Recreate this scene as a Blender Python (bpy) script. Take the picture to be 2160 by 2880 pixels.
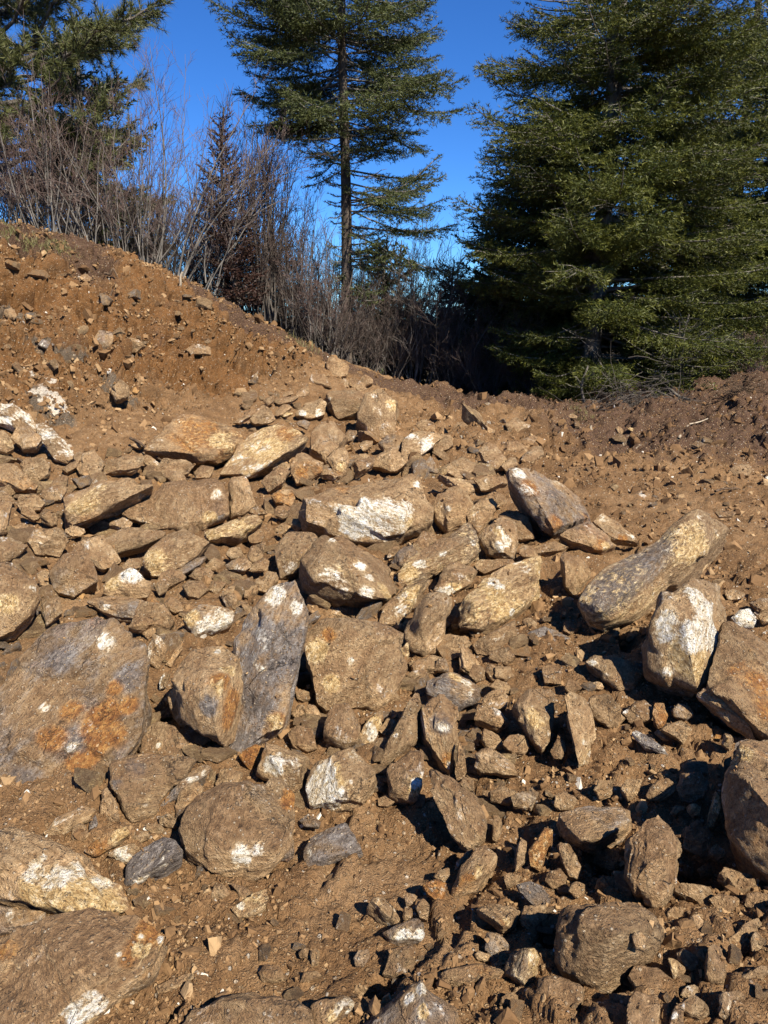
import bpy, bmesh, math, random
import numpy as np
from mathutils import Vector, Matrix

# ------------------------------------------------------------------ camera, sky, sun, exposure
for o in list(bpy.data.objects):
    bpy.data.objects.remove(o, do_unlink=True)
scene = bpy.context.scene
C = scene.collection
EYE = np.array([0.0, 0.0, 1.65])
PITCH = math.radians(15.5)
FPX = 2100.0                                   # focal length in pixels of the 2160 x 2880 photograph
cam_data = bpy.data.cameras.new("camera")
cam = bpy.data.objects.new("camera", cam_data)
C.objects.link(cam)
cam.location = EYE
cam.rotation_euler = (math.pi / 2 - PITCH, 0, 0)
cam_data.sensor_fit = 'HORIZONTAL'
cam_data.sensor_width = 36.0
cam_data.lens = 36.0 * FPX / 2160.0
cam_data.clip_start = 0.05
cam_data.clip_end = 8000.0
scene.camera = cam

SUN_DIR = Vector((0.40, -0.60, 0.70)).normalized()      # towards the sun: behind the camera, high on the right
sun_el = math.asin(SUN_DIR.z)
sun_az = math.atan2(SUN_DIR.x, SUN_DIR.y)               # clockwise from +Y
world = bpy.data.worlds.new("World")
scene.world = world
world.use_nodes = True
wn, wl = world.node_tree.nodes, world.node_tree.links
wn.clear()
sky = wn.new("ShaderNodeTexSky")
sky.sky_type = 'NISHITA'
sky.sun_disc = False
sky.sun_elevation = sun_el
sky.sun_rotation = sun_az
sky.altitude = 2600.0
sky.air_density = 1.0
sky.dust_density = 0.0
sky.ozone_density = 3.0
hs = wn.new("ShaderNodeHueSaturation")
hs.inputs['Saturation'].default_value = 1.12
bg = wn.new("ShaderNodeBackground")
bg.inputs['Strength'].default_value = 0.05
wo = wn.new("ShaderNodeOutputWorld")
wl.new(sky.outputs[0], hs.inputs['Color'])
tint = wn.new("ShaderNodeMix")
tint.data_type = 'RGBA'
tint.blend_type = 'MULTIPLY'
tint.inputs[0].default_value = 1.0
tint.inputs[7].default_value = (0.60, 1.10, 1.70, 1.0)      # the phone's deep blue
wl.new(hs.outputs[0], tint.inputs[6])
wl.new(tint.outputs[2], bg.inputs[0])
wl.new(bg.outputs[0], wo.inputs[0])

sun_data = bpy.data.lights.new("sun", 'SUN')
sun_data.energy = 5.0
sun_data.angle = math.radians(0.53)
sun_data.color = (1.0, 0.935, 0.81)
sun = bpy.data.objects.new("sun", sun_data)
C.objects.link(sun)
sun.rotation_euler = (-SUN_DIR).to_track_quat('-Z', 'Y').to_euler()
sun.location = (6, -9, 12)

scene.view_settings.view_transform = 'Standard'
scene.view_settings.look = 'None'
scene.view_settings.exposure = 0.95
scene.view_settings.gamma = 1.0
scene.view_settings.use_curve_mapping = False
scene.render.engine = 'CYCLES'
scene.cycles.max_bounces = 4
scene.cycles.diffuse_bounces = 1
scene.cycles.glossy_bounces = 1
scene.cycles.transparent_max_bounces = 4

rng = np.random.default_rng(7)
random.seed(7)

# ------------------------------------------------------------------ numpy helpers
def _hash(ix, iy, iz, seed):
    h = (ix.astype(np.int64) * 374761393 + iy.astype(np.int64) * 668265263 + iz.astype(np.int64) * 2147483647 + seed * 1274126177) & 0xffffffff
    h = ((h ^ (h >> 13)) * 1274126177) & 0xffffffff
    h = h ^ (h >> 16)
    return (h & 0xffff) / 65535.0

def noise3(p, seed=0):
    """value noise in [-1, 1]"""
    f = np.floor(p)
    i = f.astype(np.int64)
    t = p - f
    t = t * t * t * (t * (t * 6 - 15) + 10)
    out = 0
    for dx in (0, 1):
        wx = t[:, 0] if dx else 1 - t[:, 0]
        for dy in (0, 1):
            wy = t[:, 1] if dy else 1 - t[:, 1]
            for dz in (0, 1):
                wz = t[:, 2] if dz else 1 - t[:, 2]
                out = out + wx * wy * wz * _hash(i[:, 0] + dx, i[:, 1] + dy, i[:, 2] + dz, seed)
    return out * 2 - 1

_ROT = np.array([[0.00, 0.80, 0.60], [-0.80, 0.36, -0.48], [-0.60, -0.48, 0.64]])

def fbm(p, octaves=4, seed=0, gain=0.5, ridged=False):
    a, s, n = 1.0, 0.0, 0.0
    for o in range(octaves):
        v = noise3(p, seed + o * 17)
        if ridged:
            v = 1 - 2 * np.abs(v)
        s = s + a * v
        n += a
        a *= gain
        p = p @ _ROT.T * 2.03
    return s / n

def worley2(x, y, seed=0):
    """F1, F2 and the id of the nearest cell, in the plane"""
    ix, iy = np.floor(x).astype(np.int64), np.floor(y).astype(np.int64)
    f1 = np.full(x.shape, 9.0)
    f2 = np.full(x.shape, 9.0)
    idn = np.zeros(x.shape)
    z = np.zeros_like(ix)
    for dx in (-1, 0, 1):
        for dy in (-1, 0, 1):
            cx, cy = ix + dx, iy + dy
            px = cx + _hash(cx, cy, z, seed)
            py = cy + _hash(cx, cy, z + 1, seed)
            d = np.hypot(px - x, py - y)
            m = d < f1
            f2 = np.where(m, f1, np.minimum(f2, d))
            idn = np.where(m, _hash(cx, cy, z + 2, seed), idn)
            f1 = np.where(m, d, f1)
    return f1, f2, idn

def sstep(a, b, x):
    t = np.clip((x - a) / (b - a), 0, 1)
    return t * t * (3 - 2 * t)

def new_mesh(name, verts, faces, smooth=True):
    """verts (n,3) array, faces (m,k) array with a fixed k"""
    verts = np.asarray(verts, dtype=np.float32)
    faces = np.asarray(faces, dtype=np.int32)
    me = bpy.data.meshes.new(name)
    me.vertices.add(len(verts))
    me.vertices.foreach_set("co", verts.ravel())
    k = faces.shape[1]
    me.loops.add(faces.size)
    me.loops.foreach_set("vertex_index", faces.ravel())
    me.polygons.add(len(faces))
    me.polygons.foreach_set("loop_start", np.arange(0, faces.size, k, dtype=np.int32))
    me.polygons.foreach_set("use_smooth", np.full(len(faces), smooth, dtype=bool))
    me.update(calc_edges=True)
    me.validate()
    return me

def add_attr(me, name, vals):
    a = me.attributes.new(name, 'FLOAT', 'POINT')
    a.data.foreach_set("value", np.asarray(vals, dtype=np.float32))

def link(name, me, mat=None, parent=None, loc=None):
    o = bpy.data.objects.new(name, me)
    C.objects.link(o)
    if mat is not None and me is not None and not me.materials:
        me.materials.append(mat)
    if loc is not None:
        o.location = loc
    if parent is not None:
        o.parent = parent
    return o

def tag(o, label=None, cat=None, group=None, kind=None):
    if label: o['label'] = label
    if cat: o['category'] = cat
    if group: o['group'] = group
    if kind: o['kind'] = kind
    return o

# ------------------------------------------------------------------ picture geometry: a pixel is a line of sight
CP, SP = math.cos(PITCH), math.sin(PITCH)
def sight(u, v):
    u = np.asarray(u, dtype=float); v = np.asarray(v, dtype=float)
    a = (u - 1080.0) / FPX
    b = (1440.0 - v) / FPX
    return np.stack([a, CP + b * SP, -SP + b * CP], -1)

def at_depth(u, v, Y):
    d = sight(u, v)
    return EYE + d * (Y / d[..., 1:2] if d.ndim > 1 else Y / d[1])

def project(p):
    q = p - EYE
    f = q[..., 1] * CP - q[..., 2] * SP
    up = q[..., 1] * SP + q[..., 2] * CP
    return 1080 + FPX * q[..., 0] / f, 1440 - FPX * up / f, f

CROPS = {'A': (0, 1100, 1659/720), 'B': (720, 1100, 1659/720), 'C': (1440, 1100, 1659/720), 'D': (0, 1700, 1659/720),
         'E': (720, 1700, 1659/720), 'F': (1440, 1700, 1659/720), 'G': (0, 2280, 1659/720), 'H': (720, 2280, 1659/720),
         'I': (1440, 2280, 1659/720), 'J': (600, 900, 1659/600), 'K': (1560, 1050, 1659/600), 'L': (0, 640, 1659/600), 'S': (0, 0, 1.0)}
def pix(crop, s, n=2):
    """'u,v u,v' in one of the enlarged views -> photograph pixels"""
    ox, oy, k = CROPS[crop]
    out = []
    for w in s.split():
        q = [float(x) for x in w.split(',')]
        out.append([ox + q[0] / k, oy + q[1] / k] + q[2:n])
    return np.array(out)

# ------------------------------------------------------------------ lie of the land
_ctl = [
    # photograph pixel u, v and distance ahead in metres
    (1080, 2880, 1.40), (300, 2880, 1.42), (0, 2880, 1.45), (1700, 2880, 1.34), (2160, 2880, 1.30),
    (0, 2400, 2.02), (700, 2400, 2.08), (1400, 2400, 2.08), (2160, 2400, 2.0),
    (0, 2000, 2.85), (600, 2000, 2.90), (1200, 2000, 2.95), (1700, 2000, 2.9), (2160, 2000, 2.85),
    (0, 1650, 4.1), (500, 1650, 4.2), (1080, 1700, 4.05), (1600, 1700, 4.0), (2160, 1700, 4.0),
    (0, 1400, 5.6), (500, 1400, 5.9), (1080, 1400, 6.1), (1600, 1400, 6.0), (2160, 1450, 5.6),
    (0, 1250, 6.7), (350, 1250, 7.2), (800, 1250, 8.0), (1300, 1250, 8.6), (1750, 1280, 8.2), (2160, 1280, 8.0),
    (0, 1100, 7.6), (0, 865, 9.1), (0, 672, 10.4),
    (300, 1130, 8.1), (300, 965, 9.5), (400, 768, 11.3),
    (620, 1120, 9.3), (620, 990, 10.6), (600, 850, 11.9),
    (830, 1080, 10.3), (830, 965, 12.3), (1000, 1130, 10.6), (1000, 1045, 12.3),
    (1150, 1112, 12.0), (1400, 1150, 10.9), (1650, 1150, 10.9), (1850, 1175, 10.6), (2000, 1110, 11.0), (2160, 1090, 11.3),
]
_cx = [at_depth(float(u), float(v), Y) for u, v, Y in _ctl]
_cx += [np.array(p, float) for p in ((-8.5, 15, 2.7), (-5, 15, 2.0), (-2.5, 15.5, 1.05), (0, 15.5, 0.1), (3, 14.0, -0.3), (7, 14, -0.3),
        (-10, 20, 3.0), (0, 20, -0.4), (8, 20, -0.6), (-9, 10.5, 2.75), (-6.5, 5.5, 0.9), (6.5, 6, 0.0), (9, 11, 0.2), (-3, 1.4, 0.1), (3, 1.2, -0.1),
        (-2, -1, 0), (2, -1, 0))]
_cx = np.array(_cx)

def _tps(r2):
    return np.where(r2 > 1e-12, 0.5 * r2 * np.log(np.maximum(r2, 1e-12)), 0.0)
_d2 = ((_cx[:, None, :2] - _cx[None, :, :2]) ** 2).sum(-1)
_n = len(_cx)
_A = np.zeros((_n + 3, _n + 3))
_A[:_n, :_n] = _tps(_d2) + np.eye(_n) * 0.35
_A[:_n, _n] = 1; _A[:_n, _n + 1:] = _cx[:, :2]
_A[_n, :_n] = 1; _A[_n + 1:, :_n] = _cx[:, :2].T
_sol = np.linalg.solve(_A, np.concatenate([_cx[:, 2], np.zeros(3)]))

BARE = []                                       # places where the dirt lies open
PITS = []                                       # x, y, radius, depth
def base_h(x, y):
    x = np.asarray(x, float); y = np.asarray(y, float)
    sh = x.shape
    x = x.ravel(); y = y.ravel()
    r = np.hypot(x, y)
    k = np.minimum(1.0, 21.0 / np.maximum(r, 1e-6))
    xx, yy = x * k, np.maximum(y * k, -1.5)
    out = np.empty_like(x)
    for s in range(0, len(x), 60000):
        e = slice(s, s + 60000)
        d2 = (xx[e, None] - _cx[None, :, 0]) ** 2 + (yy[e, None] - _cx[None, :, 1]) ** 2
        out[e] = _tps(d2) @ _sol[:_n] + _sol[_n] + xx[e] * _sol[_n + 1] + yy[e] * _sol[_n + 2]
    out = np.clip(out, -1.5, 4.0)
    out = out - 0.13 * np.clip(r - 21, 0, 160) - 0.015 * np.clip(r - 180, 0, 4000)   # the hill falls away beyond the trees
    for px, py, pr, pd in PITS:
        g = ((x - px) ** 2 + (y - py) ** 2) / (pr * pr)
        out = out - pd * np.exp(-g * g)
    return out.reshape(sh)

def on_ground(u, v, fn=None, tmax=60.0):
    """where the line of sight through a pixel meets the land"""
    fn = fn or base_h
    d = sight(u, v)
    t = np.geomspace(1.0, tmax, 500)
    p = EYE + d * t[:, None]
    below = p[:, 2] < fn(p[:, 0], p[:, 1])
    if not below.any():
        return p[-1]
    i = max(int(np.argmax(below)), 1)
    a, b = t[i - 1], t[i]
    for _ in range(14):
        m = 0.5 * (a + b)
        q = EYE + d * m
        if q[2] < fn(q[0:1], q[1:2])[0]: b = m
        else: a = m
    return EYE + d * b

for crop, u, v, rpx, dep in (('I', 1270, 330, 190, .34), ('F', 760, 230, 90, .16), ('E', 270, 480, 110, .22), ('E', 560, 60, 120, .14), ('E', 1230, 150, 90, .16),
                             ('D', 1080, 680, 70, .16), ('A', 1200, 460, 110, .16), ('A', 640, 850, 90, .12), ('E', 800, 800, 50, .14), ('E', 1450, 420, 60, .1),
                             ('I', 620, 330, 100, .16), ('I', 240, 800, 80, .12), ('H', 800, 1180, 110, .14), ('F', 300, 760, 40, .1), ('A', 200, 1450, 50, .12),
                             ('C', 230, 1150, 80, .14), ('C', 150, 850, 90, .16), ('B', 1560, 760, 90, .14), ('F', 1420, 720, 90, .14), ('I', 720, 1170, 60, .14),
                             ('I', 1530, 970, 70, .1), ('L', 820, 900, 45, .28), ('L', 620, 1090, 70, .16), ('G', 1150, 1330, 40, .08)):
    q = pix(crop, f'{u},{v}')[0]
    g = on_ground(*q)
    PITS.append((g[0], g[1], rpx / CROPS[crop][2] * np.linalg.norm(g - EYE) / FPX, dep))

for crop, u, v, rpx in (('H', 350, 650, 420), ('F', 700, 950, 330), ('H', 1000, 1000, 250), ('F', 200, 300, 250), ('A', 1350, 1300, 250), ('C', 1000, 600, 700), ('H', -150, 500, 250)):
    g = on_ground(*pix(crop, f'{u},{v}')[0])
    BARE.append((g[0], g[1], rpx / CROPS[crop][2] * np.linalg.norm(g - EYE) / FPX * 1.2))

def bank_w(x, y):
    """1 on the cut bank, 0 on the spread rubble"""
    s = base_h(x, y)
    return sstep(0.45, 0.85, s) * sstep(5.5, 7.5, y) * sstep(-0.3, -1.6, x)
def berm_w(x, y):
    return sstep(7.0, 9.5, y + 0.35 * x) * sstep(-1.0, 1.2, x) * (1 - sstep(12.5, 14, y))

def relief(x, y):
    r = np.hypot(x, y)
    z = np.zeros_like(x)
    p = np.stack([x, y, z], -1)
    bw, mw = bank_w(x, y), berm_w(x, y)
    yard = (1 - sstep(13.0, 15.0, r))
    out = 0.05 * fbm(p * 1.1, 3, 3) + 0.03 * fbm(p * 3.1, 3, 5)
    # clods
    f1, f2, idn = worley2(x * 7 + 0.6 * z + 2.0 * noise3(p * 3, 9), y * 7 + 2.0 * noise3(p * 3, 11), 21)
    out += yard * (0.030 + 0.026 * mw) * (np.sqrt(np.clip(1 - 1.3 * f1, 0, 1))) * (idn > 0.45) * 1.3
    f1, f2, idn = worley2(x * 19 + noise3(p * 9, 9), y * 19 + noise3(p * 9, 12), 31)
    out += yard * (0.016 + 0.014 * mw) * np.sqrt(np.clip(1 - 1.5 * f1, 0, 1)) * (idn > 0.4)
    f1, f2, idn = worley2(x * 48, y * 48, 41)
    out += yard * 0.0065 * np.sqrt(np.clip(1 - 1.5 * f1, 0, 1)) * (idn > 0.3)
    out += yard * (0.012 + 0.02 * mw) * fbm(p * 14, 4, 50, 0.6)
    # the bank: broken beds that dip down to the right, little ledges that shade themselves
    h = (x * 0.55 + y * 0.35) * 5.0 + 1.2 * fbm(p * 1.6, 3, 61)
    led = np.abs((h % 1.0) - 0.5) * 2
    brk = sstep(-0.15, 0.5, fbm(p * np.array([2.2, 2.2, 1]), 3, 66))
    out += bw * brk * 0.16 * (led ** 4 - 0.25)
    out += bw * (0.10 * fbm(p * 5.5, 3, 71, 0.5, ridged=True) * (0.35 + 0.65 * brk) + 0.05 * fbm(p * 2.1, 3, 73))
    f1, f2, idn = worley2(x * 4.5, y * 4.5, 81)
    out += bw * 0.26 * (idn - 0.5) * sstep(0.02, 0.16, f2 - f1)
    f1, f2, idn = worley2(x * 10, y * 10, 83)
    out += bw * 0.17 * (idn - 0.5) * sstep(0.02, 0.16, f2 - f1)
    f1, f2, idn = worley2(x * 3.6 + 0.5 * noise3(p * 6, 87), y * 3.6 + 0.5 * noise3(p * 6, 88), 85)
    out -= bw * 0.34 * (idn < 0.22) * sstep(0.03, 0.28, f2 - f1)
    ck = sstep(-0.1, 0.3, fbm(p * 1.9, 3, 97))
    out -= bw * 0.30 * (1 - sstep(0.0, 0.16, f2 - f1)) * ck
    f1, f2, idn = worley2(x * 8.5 + 0.5 * noise3(p * 12, 87), y * 8.5 + 0.5 * noise3(p * 12, 88), 86)
    out -= bw * 0.18 * (idn < 0.26) * sstep(0.03, 0.28, f2 - f1)
    out -= bw * 0.17 * (1 - sstep(0.0, 0.24, f2 - f1)) * (0.3 + 0.7 * ck)
    out += 0.5 * (1 - bw) * yard * 0.03 * (idn - 0.5) * sstep(0.02, 0.2, f2 - f1) * sstep(0.0, 0.3, fbm(p * 1.7, 2, 89))
    out = out * (1 - bw * 0.6 * sstep(11.2, 12.6, np.hypot(x, y)))
    # the heaped berm before the trees
    out += mw * (0.22 * fbm(p * 2.0, 3, 91) + 0.10 * fbm(p * 5.0, 3, 93, 0.6, ridged=True))
    heap = sstep(1.5, 2.2, y) * (1 - sstep(8.5, 10.0, y)) * (1 - 0.9 * bw) * (1 - mw)
    for bx, by, br in BARE:
        heap = heap * (1 - 0.85 * np.exp(-((x - bx) ** 2 + (y - by) ** 2) / (br * br)))
    out -= heap * 0.015 * np.clip(r, 1.5, 6.5) * (0.8 + 0.5 * fbm(p * 1.5, 2, 95))
    return out

def ground_h(x, y):
    x = np.asarray(x, float); y = np.asarray(y, float)
    return base_h(x, y) + relief(x.ravel(), y.ravel()).reshape(x.shape)

# ------------------------------------------------------------------ materials
class Mat:
    def __init__(s, name):
        s.m = bpy.data.materials.new(name)
        s.m.use_nodes = True
        s.n, s.l = s.m.node_tree.nodes, s.m.node_tree.links
        s.b = s.n["Principled BSDF"]
    def add(s, t, **kw):
        n = s.n.new(t)
        for k, v in kw.items():
            setattr(n, k, v)
        return n
    def put(s, sock, v):
        if hasattr(v, 'is_output') or isinstance(v, bpy.types.NodeSocket):
            s.l.new(v, sock)
        else:
            sock.default_value = v
    def coord(s, which='Object'):
        return s.add("ShaderNodeTexCoord").outputs[which]
    def attr(s, name, kind='GEOMETRY'):
        return s.add("ShaderNodeAttribute", attribute_name=name, attribute_type=kind).outputs['Fac']
    def map(s, vec, scale=(1, 1, 1), loc=(0, 0, 0), rot=(0, 0, 0)):
        n = s.add("ShaderNodeMapping")
        s.put(n.inputs['Vector'], vec)
        n.inputs['Scale'].default_value = scale
        n.inputs['Location'].default_value = loc
        n.inputs['Rotation'].default_value = rot
        return n.outputs[0]
    def noise(s, vec, scale, detail=4, rough=0.55, dist=0.0):
        n = s.add("ShaderNodeTexNoise")
        s.put(n.inputs['Vector'], vec)
        n.inputs['Scale'].default_value = scale
        n.inputs['Detail'].default_value = detail
        n.inputs['Roughness'].default_value = rough
        n.inputs['Distortion'].default_value = dist
        return n.outputs['Fac']
    def voro(s, vec, scale, feature='F1', out='Distance'):
        n = s.add("ShaderNodeTexVoronoi", feature=feature)
        s.put(n.inputs['Vector'], vec)
        n.inputs['Scale'].default_value = scale
        return n.outputs[out]
    def math(s, op, a, b=0.0, c=0.0, clamp=False):
        n = s.add("ShaderNodeMath", operation=op, use_clamp=clamp)
        s.put(n.inputs[0], a); s.put(n.inputs[1], b); s.put(n.inputs[2], c)
        return n.outputs[0]
    def vadd(s, a, b):
        n = s.add("ShaderNodeVectorMath", operation='ADD')
        s.put(n.inputs[0], a); s.put(n.inputs[1], b)
        return n.outputs[0]
    def step(s, x, lo, hi):
        n = s.add("ShaderNodeMapRange", interpolation_type='SMOOTHSTEP')
        s.put(n.inputs[0], x); n.inputs[1].default_value = lo; n.inputs[2].default_value = hi
        return n.outputs[0]
    def mix(s, f, a, b):
        n = s.add("ShaderNodeMix", data_type='RGBA')
        s.put(n.inputs[0], f)
        s.put(n.inputs[6], a if not isinstance(a, tuple) else (*a, 1)); s.put(n.inputs[7], b if not isinstance(b, tuple) else (*b, 1))
        return n.outputs[2]
    def ramp(s, f, stops):
        n = s.add("ShaderNodeValToRGB")
        e = n.color_ramp.elements
        while len(e) < len(stops): e.new(0.5)
        for k, (p, c) in enumerate(stops):
            e[k].position = p; e[k].color = (*c, 1)
        s.put(n.inputs[0], f)
        return n.outputs[0]
    def bump(s, h, strength, dist, normal=None):
        n = s.add("ShaderNodeBump")
        s.put(n.inputs['Height'], h)
        n.inputs['Strength'].default_value = strength
        n.inputs['Distance'].default_value = dist
        if normal is not None: s.put(n.inputs['Normal'], normal)
        return n.outputs[0]
    def finish(s, col, rough=0.9, normal=None, spec=0.25):
        s.put(s.b.inputs['Base Color'], col)
        s.put(s.b.inputs['Roughness'], rough)
        s.b.inputs['Specular IOR Level'].default_value = spec
        if normal is not None: s.put(s.b.inputs['Normal'], normal)
        return s.m

DIRT_A, DIRT_B, DIRT_C = (0.125, 0.064, 0.028), (0.225, 0.126, 0.058), (0.350, 0.216, 0.112)

def dirt_material():
    m = Mat("dirt")
    v = m.coord('Object')
    n1 = m.noise(v, 0.9, 5, 0.6)
    n2 = m.noise(v, 7.0, 6, 0.65)
    n3 = m.noise(v, 60.0, 3, 0.6)
    col = m.ramp(m.math('ADD', m.math('MULTIPLY', n1, 0.5), m.math('MULTIPLY', n2, 0.5)), [(0.33, DIRT_A), (0.5, DIRT_B), (0.68, DIRT_C)])
    och = m.step(m.math('ADD', m.attr('ochre'), m.math('MULTIPLY', m.math('SUBTRACT', n2, 0.5), 1.6)), 0.35, 0.75)
    col = m.mix(och, col, m.mix(n3, (0.095, 0.040, 0.014), (0.270, 0.132, 0.048)))
    hum_shade = m.step(m.math('ADD', m.attr('humus_shade'), m.math('MULTIPLY', m.math('SUBTRACT', n2, 0.5), 1.2)), 0.3, 0.8)
    col = m.mix(hum_shade, col, m.mix(n3, (0.060, 0.034, 0.022), (0.135, 0.078, 0.050)))
    gry = m.step(m.math('ADD', m.attr('grey'), m.math('MULTIPLY', m.math('SUBTRACT', n2, 0.5), 1.6)), 0.4, 0.7)
    col = m.mix(gry, col, m.mix(n3, (0.060, 0.046, 0.034), (0.20, 0.150, 0.105)))
    str_ = m.noise(m.map(v, (7, 7, 22), rot=(0.25, 0.6, -0.75)), 1.0, 4, 0.6)
    qz = m.step(m.math('ADD', m.attr('quartz'), m.math('MULTIPLY', m.math('SUBTRACT', str_, 0.5), 2.2)), 0.5, 0.72)
    col = m.mix(qz, col, m.mix(n2, (0.50, 0.36, 0.20), (0.78, 0.74, 0.68)))
    # chips of stone in the soil, each with its own colour
    cell = m.add("ShaderNodeTexVoronoi"); m.put(cell.inputs['Vector'], v); cell.inputs['Scale'].default_value = 55.0
    sep = m.add("ShaderNodeSeparateColor"); m.put(sep.inputs[0], cell.outputs['Color'])
    chipc = m.ramp(sep.outputs[0], [(0.0, (0.15, 0.085, 0.045)), (0.45, (0.30, 0.18, 0.09)), (0.75, (0.44, 0.29, 0.15)), (0.97, (0.58, 0.50, 0.40))])
    chip = m.math('MULTIPLY', m.step(sep.outputs[1], 0.62, 0.68), m.step(cell.outputs['Distance'], 0.42, 0.30))
    col = m.mix(m.math('MULTIPLY', chip, 0.85), col, chipc)
    cell2 = m.add("ShaderNodeTexVoronoi"); m.put(cell2.inputs['Vector'], v); cell2.inputs['Scale'].default_value = 130.0
    sep2 = m.add("ShaderNodeSeparateColor"); m.put(sep2.inputs[0], cell2.outputs['Color'])
    chip2 = m.math('MULTIPLY', m.step(sep2.outputs[1], 0.66, 0.70), m.step(cell2.outputs['Distance'], 0.45, 0.3))
    col = m.mix(m.math('MULTIPLY', chip2, 0.8), col, m.mix(sep2.outputs[0], (0.20, 0.115, 0.055), (0.50, 0.36, 0.21)))
    h = m.math('ADD', m.math('MULTIPLY', n3, 0.5), m.math('ADD', m.math('MULTIPLY', chip, 0.5), m.math('MULTIPLY', chip2, 0.25)))
    gr = m.noise(v, 170.0, 3, 0.7)
    hsv = m.add("ShaderNodeHueSaturation"); m.put(hsv.inputs['Value'], m.math('MULTIPLY_ADD', m.math('ADD', gr, m.math('MULTIPLY', n3, 0.6)), 1.25, 0.0)); m.put(hsv.inputs['Color'], col)
    h = m.math('ADD', h, m.math('ADD', m.math('MULTIPLY', m.noise(v, 22.0, 5, 0.7), 1.2), m.math('MULTIPLY', gr, 0.55)))
    return m.finish(hsv.outputs[0], 0.95, m.bump(h, 1.0, 0.026), 0.12)

def rock_material():
    m = Mat("rock")
    obj = m.add("ShaderNodeObjectInfo")
    rnd = obj.outputs['Random']
    v = m.vadd(m.coord('Object'), m.math('MULTIPLY', rnd, 37.0))
    lay = m.noise(m.map(v, (1.0, 1.2, 2.2)), 4.0, 6, 0.66, 0.9)         # grain along the foliation
    fine = m.noise(m.map(v, (1.0, 1.1, 1.8)), 34.0, 6, 0.74, 0.3)
    blot = m.noise(v, 5.5, 5, 0.6)
    sm = m.noise(v, 40.0, 4, 0.65)
    gr = m.noise(v, 165.0, 3, 0.7)
    j = m.math('SUBTRACT', m.math('ADD', m.math('MULTIPLY', blot, 0.55), m.math('MULTIPLY', lay, 0.45)), 0.5)
    jf = m.math('SUBTRACT', m.math('ADD', m.math('MULTIPLY', fine, 0.55), m.math('MULTIPLY', sm, 0.45)), 0.5)
    mixn = m.math('ADD', m.math('MULTIPLY', lay, 0.4), m.math('MULTIPLY', fine, 0.6))
    col = m.ramp(mixn, [(0.30, (0.125, 0.068, 0.030)), (0.43, (0.255, 0.150, 0.070)), (0.54, (0.400, 0.262, 0.135)), (0.68, (0.58, 0.43, 0.26))])
    face = m.attr('face')
    tone = m.math('MULTIPLY', m.math('MULTIPLY_ADD', rnd, 0.40, 0.85), m.math('MULTIPLY_ADD', face, 0.5, 0.78))
    hsv = m.add("ShaderNodeHueSaturation"); m.put(hsv.inputs['Value'], tone); m.put(hsv.inputs['Color'], col)
    col = hsv.outputs[0]
    gry = m.step(m.math('ADD', m.math('ADD', m.attr('grey'), 0.06), m.math('ADD', m.math('MULTIPLY', j, 2.0), m.math('MULTIPLY', jf, 0.8))), 0.35, 0.75)
    col = m.mix(gry, col, m.ramp(mixn, [(0.32, (0.06, 0.048, 0.042)), (0.5, (0.19, 0.152, 0.125)), (0.66, (0.40, 0.355, 0.315))]))
    rus = m.step(m.math('ADD', m.math('ADD', m.attr('rust'), m.math('MULTIPLY', m.math('FRACT', m.math('MULTIPLY', face, 7.3)), 0.20)), m.math('ADD', m.math('MULTIPLY', j, 2.4), m.math('MULTIPLY', jf, 0.9))), 0.4, 0.85)
    col = m.mix(m.math('MULTIPLY', rus, 0.9), col, m.ramp(fine, [(0.34, (0.17, 0.060, 0.020)), (0.52, (0.37, 0.155, 0.036)), (0.66, (0.55, 0.30, 0.085))]))
    yel = m.step(m.math('ADD', m.math('ADD', m.attr('yellow'), m.math('MULTIPLY', face, 0.22)), m.math('ADD', m.math('MULTIPLY', j, 2.0), m.math('MULTIPLY', jf, 1.6))), 0.45, 0.75)
    col = m.mix(yel, col, m.ramp(fine, [(0.36, (0.34, 0.19, 0.070)), (0.5, (0.58, 0.385, 0.165)), (0.64, (0.80, 0.62, 0.36))]))
    # soil lying on what faces up
    geo = m.add("ShaderNodeNewGeometry")
    sx = m.add("ShaderNodeSeparateXYZ"); m.put(sx.inputs[0], geo.outputs['Normal'])
    up = m.step(sx.outputs[2], -0.1, 0.95)
    dus = m.step(m.math('ADD', m.math('MULTIPLY', m.math('MULTIPLY', m.attr('dust'), m.math('MULTIPLY_ADD', face, 0.7, 0.55)), m.math('MULTIPLY_ADD', up, 0.8, 0.45)), m.math('ADD', m.math('MULTIPLY', j, -1.5), m.math('MULTIPLY', jf, 1.4))), 0.35, 0.80)
    col = m.mix(m.math('MULTIPLY', dus, 0.86), col, m.ramp(sm, [(0.35, DIRT_A), (0.5, DIRT_B), (0.66, DIRT_C)]))
    qz = m.step(m.math('ADD', m.math('ADD', m.attr('quartz'), 0.02), m.math('ADD', m.math('ADD', m.math('MULTIPLY', j, 2.6), m.math('MULTIPLY', jf, 1.5)), m.math('MULTIPLY_ADD', face, 0.8, -0.40))), 0.44, 0.84)
    col = m.mix(qz, col, m.ramp(m.math('ADD', m.math('MULTIPLY', fine, 0.7), m.math('MULTIPLY', blot, 0.3)), [(0.34, (0.34, 0.22, 0.105)), (0.43, (0.58, 0.44, 0.26)), (0.50, (0.76, 0.67, 0.52)), (0.60, (0.86, 0.83, 0.77))]))
    # crumbs and specks
    cell = m.add("ShaderNodeTexVoronoi"); m.put(cell.inputs['Vector'], v); cell.inputs['Scale'].default_value = 95.0
    sep = m.add("ShaderNodeSeparateColor"); m.put(sep.inputs[0], cell.outputs['Color'])
    chip = m.math('MULTIPLY', m.step(sep.outputs[1], 0.70, 0.74), m.step(cell.outputs['Distance'], 0.45, 0.28))
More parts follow.
